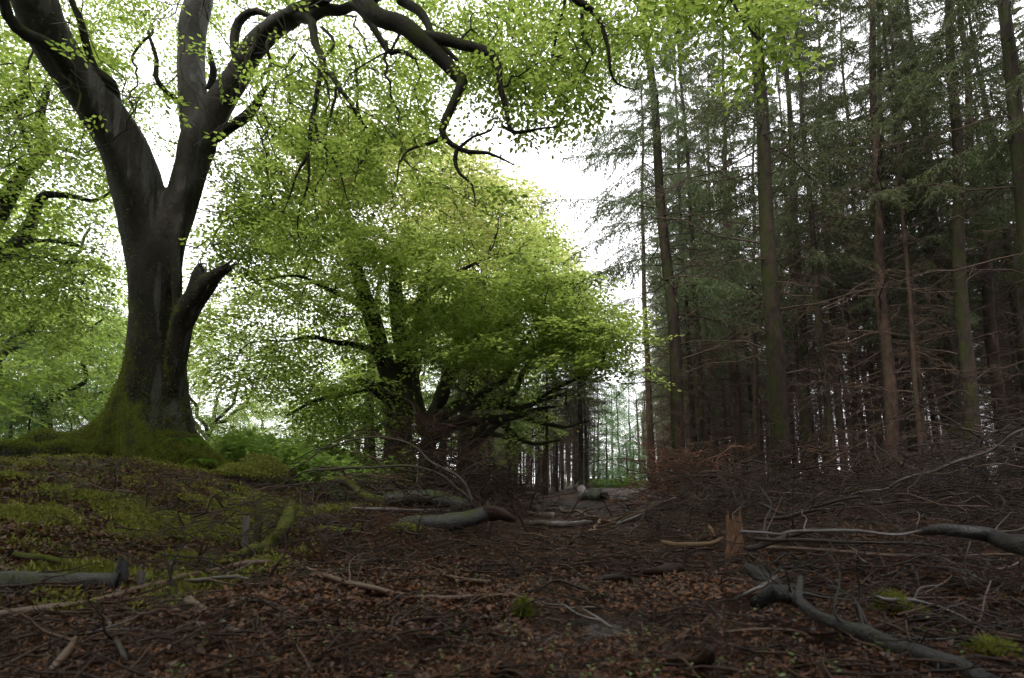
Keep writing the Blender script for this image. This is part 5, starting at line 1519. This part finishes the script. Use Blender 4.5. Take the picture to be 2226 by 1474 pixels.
wood("log", "pale barked log slanting down out of the frame on the right", "log",
     [(1990, 1158, 0.20, 10), (2030, 1150, 0.28, 22), (2080, 1152, 0.30, 30), (2150, 1166, 0.28, 36), (2240, 1190, 0.24, 42), (2320, 1214, 0.2, 44)], M['darklog'], seed=19, sides=16, rough=0.03)
wood("log", "thin pale log lying across the track in the middle distance", "log", [(1140, 1136, 0.04, 10), (1210, 1139, 0.05, 13), (1285, 1136, 0.05, 9)], M['wetwood'], seed=20)
wood("stick", "grey split plank like piece of wood on the track", "stick", [(1140, 1118, 0.03, 8), (1205, 1120, 0.03, 12)], M['wetwood'], seed=21)
wood("stick", "second stick across the track, behind the thin pale log", "stick", [(1155, 1106, 0.04, 5), (1230, 1110, 0.06, 6), (1300, 1126, 0.06, 6)], M['brownstick'], seed=22, wob=0.01)
wood("tree_stump", "white weathered snag standing crookedly at the right edge of the far track", "stump",
     [(1272, 1082, 0.0, 18), (1262, 1062, 0.14, 15), (1252, 1050, 0.26, 10), (1246, 1036, 0.4, 5)], M['wetwood'], seed=23, rough=0.15)
wood("log", "mossy grey log end beside the white snag", "log", [(1262, 1082, 0.06, 16), (1290, 1078, 0.10, 24), (1315, 1080, 0.08, 20)], M['greylog'], seed=24, rough=0.12)
wood("fallen_branch", "thick dark branch running out of the lower right corner", "branch",
     [(1740, 1256, 0.16, 12), (1742, 1290, 0.12, 16), (1756, 1330, 0.08, 20), (1810, 1360, 0.05, 25), (1880, 1384, 0.05, 30), (1980, 1412, 0.05, 34), (2080, 1446, 0.05, 38), (2180, 1500, 0.05, 40)], M['darklog'], seed=25, wob=0.012, sides=16, rough=0.09, side_twigs=5)
wood("fallen_branch", "dark upturned branch stub at the bottom edge of the picture", "branch",
     [(1440, 1436, 0.01, 26), (1480, 1442, 0.02, 34), (1515, 1440, 0.04, 34), (1538, 1425, 0.07, 26), (1548, 1402, 0.10, 14)], M['brash_mid'], seed=26, rough=0.22, sides=14, side_twigs=2)
wood("log", "rotten dark red log lying right of the track", "log", [(1400, 1250, 0.02, 16), (1450, 1246, 0.03, 22), (1510, 1240, 0.01, 14)], M['brash_mid'], seed=27, rough=0.35, side_twigs=2)
wood("stick", "forked bleached stick lying in front of the splintered stump", "stick",
     [(1440, 1180, 0.06, 8), (1500, 1187, 0.05, 10), (1545, 1184, 0.05, 10), (1572, 1172, 0.06, 8)], M['straw'], seed=28, wob=0.008)
wood("stick", "short orange stick leaning left of the splintered stump", "stick", [(1540, 1142, 0.10, 7), (1556, 1168, 0.03, 8)], M['straw'], seed=29)
wood("stick", "pale stick crossing the dark root pile right of the track", "stick", [(1595, 1302, 0.02, 5), (1640, 1282, 0.06, 9), (1690, 1252, 0.12, 8)], M['wetwood'], seed=30)
wood("root", "jumble of torn roots in the middle of the right hand foreground", "root",
     [(1620, 1232, 0.10, 16), (1660, 1256, 0.08, 24), (1700, 1264, 0.10, 22), (1745, 1240, 0.14, 14)], M['darklog'], seed=31, wob=0.04, rough=0.2, side_twigs=6)
wood("root", "dark knuckled root under the pale crossing stick", "root",
     [(1640, 1310, 0.03, 22), (1680, 1290, 0.08, 28), (1720, 1300, 0.06, 24), (1760, 1330, 0.03, 16)], M['darklog'], seed=32, wob=0.05, rough=0.2, side_twigs=4)
wood("fallen_branch", "crooked dead tree limb rising out of the brushwood behind the splintered stump", "branch",
     [(1524, 1175, 6.6, 12), (1532, 1125, 6.7, 18), (1545, 1092, 6.8, 16), (1575, 1072, 6.8, 10), (1560, 1054, 6.8, 6), (1530, 1044, 6.8, 3)], M['brash_mid'], seed=33, wob=0.02, rough=0.14, side_twigs=5, abs_=True)
for i, rows in enumerate([
    [(1620, 1196, 0.15, 12), (1700, 1172, 0.2, 12), (1780, 1150, 0.22, 9), (1850, 1140, 0.25, 4)],
    [(1610, 1155, 0.3, 5), (1740, 1158, 0.3, 7), (1880, 1160, 0.3, 8), (2010, 1150, 0.3, 6)],
    [(1660, 1192, 0.12, 8), (1800, 1196, 0.12, 7), (1930, 1208, 0.12, 9), (2100, 1206, 0.12, 6), (2240, 1212, 0.12, 5)],
    [(1640, 1170, 0.2, 8), (1760, 1180, 0.18, 8), (1900, 1178, 0.18, 6), (2060, 1190, 0.16, 5)],
    [(1740, 1120, 6.6, 4), (1850, 1105, 6.2, 5), (1980, 1085, 5.8, 5), (2120, 1070, 5.4, 6), (2250, 1060, 5.0, 7)],
    [(1780, 1110, 7.0, 4), (1880, 1070, 6.6, 5), (2000, 1035, 6.2, 6), (2120, 990, 5.9, 6), (2240, 930, 5.6, 6)],
    [(1850, 1110, 7.6, 4), (1960, 1050, 7.3, 5), (2040, 1020, 7.1, 5), (2190, 960, 6.8, 5)],
    [(1650, 1095, 0.3, 6), (1760, 1112, 0.3, 7), (1880, 1100, 0.35, 5)],
    [(1650, 1130, 0.25, 9), (1720, 1122, 0.28, 9), (1800, 1108, 0.3, 6)],
    [(1340, 1140, 0.1, 5), (1410, 1110, 0.2, 7), (1470, 1080, 0.35, 5)],
    [(1280, 1156, 0.03, 7), (1320, 1130, 0.06, 8), (1400, 1112, 0.10, 5)],
    [(1290, 1256, 0.02, 10), (1360, 1262, 0.02, 12), (1420, 1266, 0.02, 8)],
    [(1160, 1290, 0.02, 4), (1210, 1262, 0.06, 6), (1262, 1276, 0.05, 6), (1320, 1300, 0.02, 5)],
    [(1265, 1325, 0.03, 6), (1300, 1350, 0.04, 7), (1325, 1370, 0.02, 6)],
    [(960, 1250, 0.02, 5), (1010, 1262, 0.02, 9), (1070, 1272, 0.02, 6)],
    [(1110, 1222, 0.08, 8), (1130, 1250, 0.02, 7)],
    [(1860, 1310, 0.10, 10), (1872, 1340, 0.05, 12), (1890, 1372, 0.02, 9)],
    [(1900, 1295, 0.10, 7), (1990, 1320, 0.06, 9), (2080, 1350, 0.03, 8), (2180, 1392, 0.02, 6)],
    [(100, 1470, 0.02, 14), (140, 1420, 0.05, 14), (168, 1385, 0.03, 9)],
    [(235, 1380, 0.03, 10), (262, 1420, 0.04, 11), (275, 1450, 0.01, 10)],
    [(520, 1300, 0.04, 7), (600, 1322, 0.02, 7), (660, 1340, 0.02, 5)],
    [(400, 1262, 0.04, 6), (470, 1266, 0.06, 9), (540, 1276, 0.04, 6)],
    [(1570, 1375, 0.02, 6), (1640, 1368, 0.03, 8), (1700, 1366, 0.02, 5)],
    [(930, 1340, 0.02, 8), (990, 1370, 0.02, 7), (1040, 1392, 0.02, 8)],
]):
    px, py = rows[len(rows)//2][:2]
    where = ("in the brushwood on the far right" if px > 1850 else "behind the splintered stump" if px > 1600 and py < 1150 else "beside the splintered stump" if px > 1600 and py < 1230
             else "in the right foreground" if px > 1500 else "on the track" if px > 1000 else "in the left foreground")
    look = ("long dark", "thin grey", "slender wet", "knobbly brown", "bare curved")[i % 5]
    wood("stick", f"{look} stick {where}, lying {'level' if abs(rows[0][1]-rows[-1][1]) < 25 else 'aslant'}", "stick", rows, (M['brash'], M['wetwood'], M['brownstick'], M['brash'])[i % 4], "loose sticks", seed=40+i, wob=0.018, sides=7, abs_=rows[0][2] > 3, side_twigs=2 if i < 12 else 1)

for i, (px, py, h, dx, w) in enumerate([(430, 1235, 70, 14, 9), (468, 1262, 52, -16, 8), (700, 1225, 60, 22, 8), (762, 1205, 48, -20, 7), (585, 1262, 44, 26, 9), (380, 1300, 60, -12, 10), (905, 1172, 56, 18, 6), (1060, 1160, 70, 24, 6), (1150, 1160, 62, -34, 7)]):
    c = gp(px, py); Y = float(c[1])
    wood("broken_branch", ("broken branch stub poking up " + ("by the two small stubs" if px < 500 else "beside the mossy upturned branch" if px < 620 else "left of the crooked grey log" if px < 800 else "at the edge of the track"))+(", leaning right" if dx > 0 else ", leaning left"), "branch",
         [(px, py+4, Y, w), (px+dx*0.4, py-h*0.5, Y, w*0.8), (px+dx, py-h, Y, w*0.4)], M['darklog' if i % 2 else 'brash_mid'], "broken branch ends sticking up", seed=80+i, abs_=True, wob=0.03, sides=7, side_twigs=2)

# many more single sticks, copies of a few shapes
r = np.random.default_rng(141)
STK = []
for i in range(8):
    L = r.uniform(0.5, 1.3)
    ax = wobble(np.stack([np.linspace(-L/2, L/2, 9), np.zeros(9), np.zeros(9)], -1), 0.05, 0.4, r)
    R = np.linspace(r.uniform(0.006, 0.012), 0.003, 9)[:, None]*(1+0.10*r.normal(size=(9, 6)))
    mb = MB().tubes(ax[None], R[None], 6, cap=True)
    for j in range(3):
        p = ax[r.integers(2, 8)]; d = nrm(r.normal(size=3)*np.array([1, 1, 0.4]))
        mb.tubes(np.array([[p, p+d*0.10, p+d*0.2+r.normal(size=3)*0.03]]), np.array([[0.006, 0.004, 0.002]]), 4)
    for mt in ('brash', 'brownstick', 'wetwood', 'brash'):
        if mt == ('brash', 'brownstick', 'wetwood')[i % 3]:
            me = mb.mesh("stick"); me.materials.append(M[mt]); STK.append(me)
xs, ys = grids(200, (100, 2200), 2.2, 17, r, lambda x, y: np.clip(mound(x, y)*2.2+0.03, 0, 1)*(1-0.95*ss((-x-1.6)/0.7)*(y < 7.5)))
for x, y in zip(xs, ys):
    k = int(r.integers(0, len(STK)))
    o = bpy.data.objects.new("stick", STK[k]); COL.objects.link(o)
    z = float(gh(x, y)+mound(x, y)*r.uniform(0.3, 1.0)*0.9+0.015)
    o.location = (x, y, z); o.rotation_euler = (r.uniform(0, 6), r.normal()*0.18, r.uniform(0, 6)); s_ = r.uniform(0.6, 1.3)*min(1, 0.35+y/12); o.scale = (s_, s_, s_)
    px = 1113+F*x/y
    zone = ("left windrow beside the track" if px < 1080 else "track itself" if px < 1330 and mound(x, y) < 0.2 else "brushwood under the edge spruces" if px < 1650 else "brushwood on the far right")
    tone = {"brash_wood": "dark", "wet_brown_stick": "reddish brown", "wet_grey_wood": "wet grey"}[STK[k].materials[0].name]
    size = "short" if s_ < 0.55 else "middling" if s_ < 0.85 else "long"
    dep = "near the front" if y < 4.5 else "halfway back" if y < 8 else "far back"
    pl = "on the track" if "track itself" in zone else "in the "+zone
    tag(o, f"{size} {tone} broken stick lying {pl}, {dep}", "stick", f"broken sticks, {zone}")

# ---- moss tufts and seedlings
def tuft(px, py, w, h, lab, seed, mat='moss'):
    r = np.random.default_rng(seed); c = gp(px, py); s_ = w/F*c[1]/2; hh = h/F*c[1]
    n = 900
    d = nrm(r.normal(size=(n, 3))); d[:, 2] = np.abs(d[:, 2])
    P = d*np.array([s_, s_, hh*0.8])*r.uniform(0.8, 1, n)[:, None]
    obj("moss_tuft", blades(P, d, 0.03, 0.008, r, 2, 0.5), M[mat], None, None, lab, "moss", "single moss tufts", loc=Vector(c))
tuft(1938, 1330, 60, 44, "yellow green moss tuft on the root pile right of the track", 151)
tuft(1990, 1350, 44, 26, "smaller moss tuft low beside the yellow green one", 152)
tuft(1138, 1340, 26, 40, "upright green moss tuft in the middle of the track", 153)
tuft(2160, 1424, 80, 24, "flat moss patch near the lower right corner", 154)
tuft(880, 1150, 70, 10, "moss patch on the lower grey log", 155)
r = np.random.default_rng(160)
xs, ys = grids(210, (400, 2150), 1.6, 9, r, lambda x, y: np.exp(-((x-0.065*y-0.1)/1.6)**2))
P = []; D = []
for x, y in zip(xs, ys):
    n_ = r.integers(3, 7); a0 = r.uniform(0, 6)
    for j in range(n_):
        a = a0+j*2.4; P.append([x, y, float(gh(x, y))+0.02+0.008*j]); D.append([math.cos(a), math.sin(a), 0.3])
T, q = leaf_verts(1, 0.6, 0.1, True)
mb = MB(); mb.smooth = False
mb.add(*place(T, q, frames(np.array(D), np.array([0, 0, 1.])+r.normal(size=(len(D), 3))*0.2)*r.uniform(0.008, 0.022, len(D))[:, None, None], np.array(P)))
obj("seedlings", mb, M['seedling'], None, "stuff", "small green seedlings scattered over the track")

# ================================================================== haze
def haze():
    x0, x1, y0, y1, z0, z1 = -200, 200, -60, 340, -1.6, 24.0
    v = [[x0, y0, z0], [x1, y0, z0], [x1, y1, z0], [x0, y1, z0], [x0, y0, z1], [x1, y0, z1], [x1, y1, z1], [x0, y1, z1]]
    q = [[0, 3, 2, 1], [4, 5, 6, 7], [0, 1, 5, 4], [1, 2, 6, 5], [2, 3, 7, 6], [3, 0, 4, 7]]
    m, t, n, l, out = newmat("haze")
    pv = n.new("ShaderNodeVolumePrincipled"); pv.inputs['Density'].default_value = HAZE_DENSITY
    pv.inputs['Color'].default_value = (0.93, 0.95, 0.96, 1); pv.inputs['Anisotropy'].default_value = 0.4
    l.new(pv.outputs[0], out.inputs[1])
    o = obj("haze", MB().add(v, q), m, None, "stuff", "thin pale mist hanging in the wood")
if HAZE_DENSITY > 0: haze()
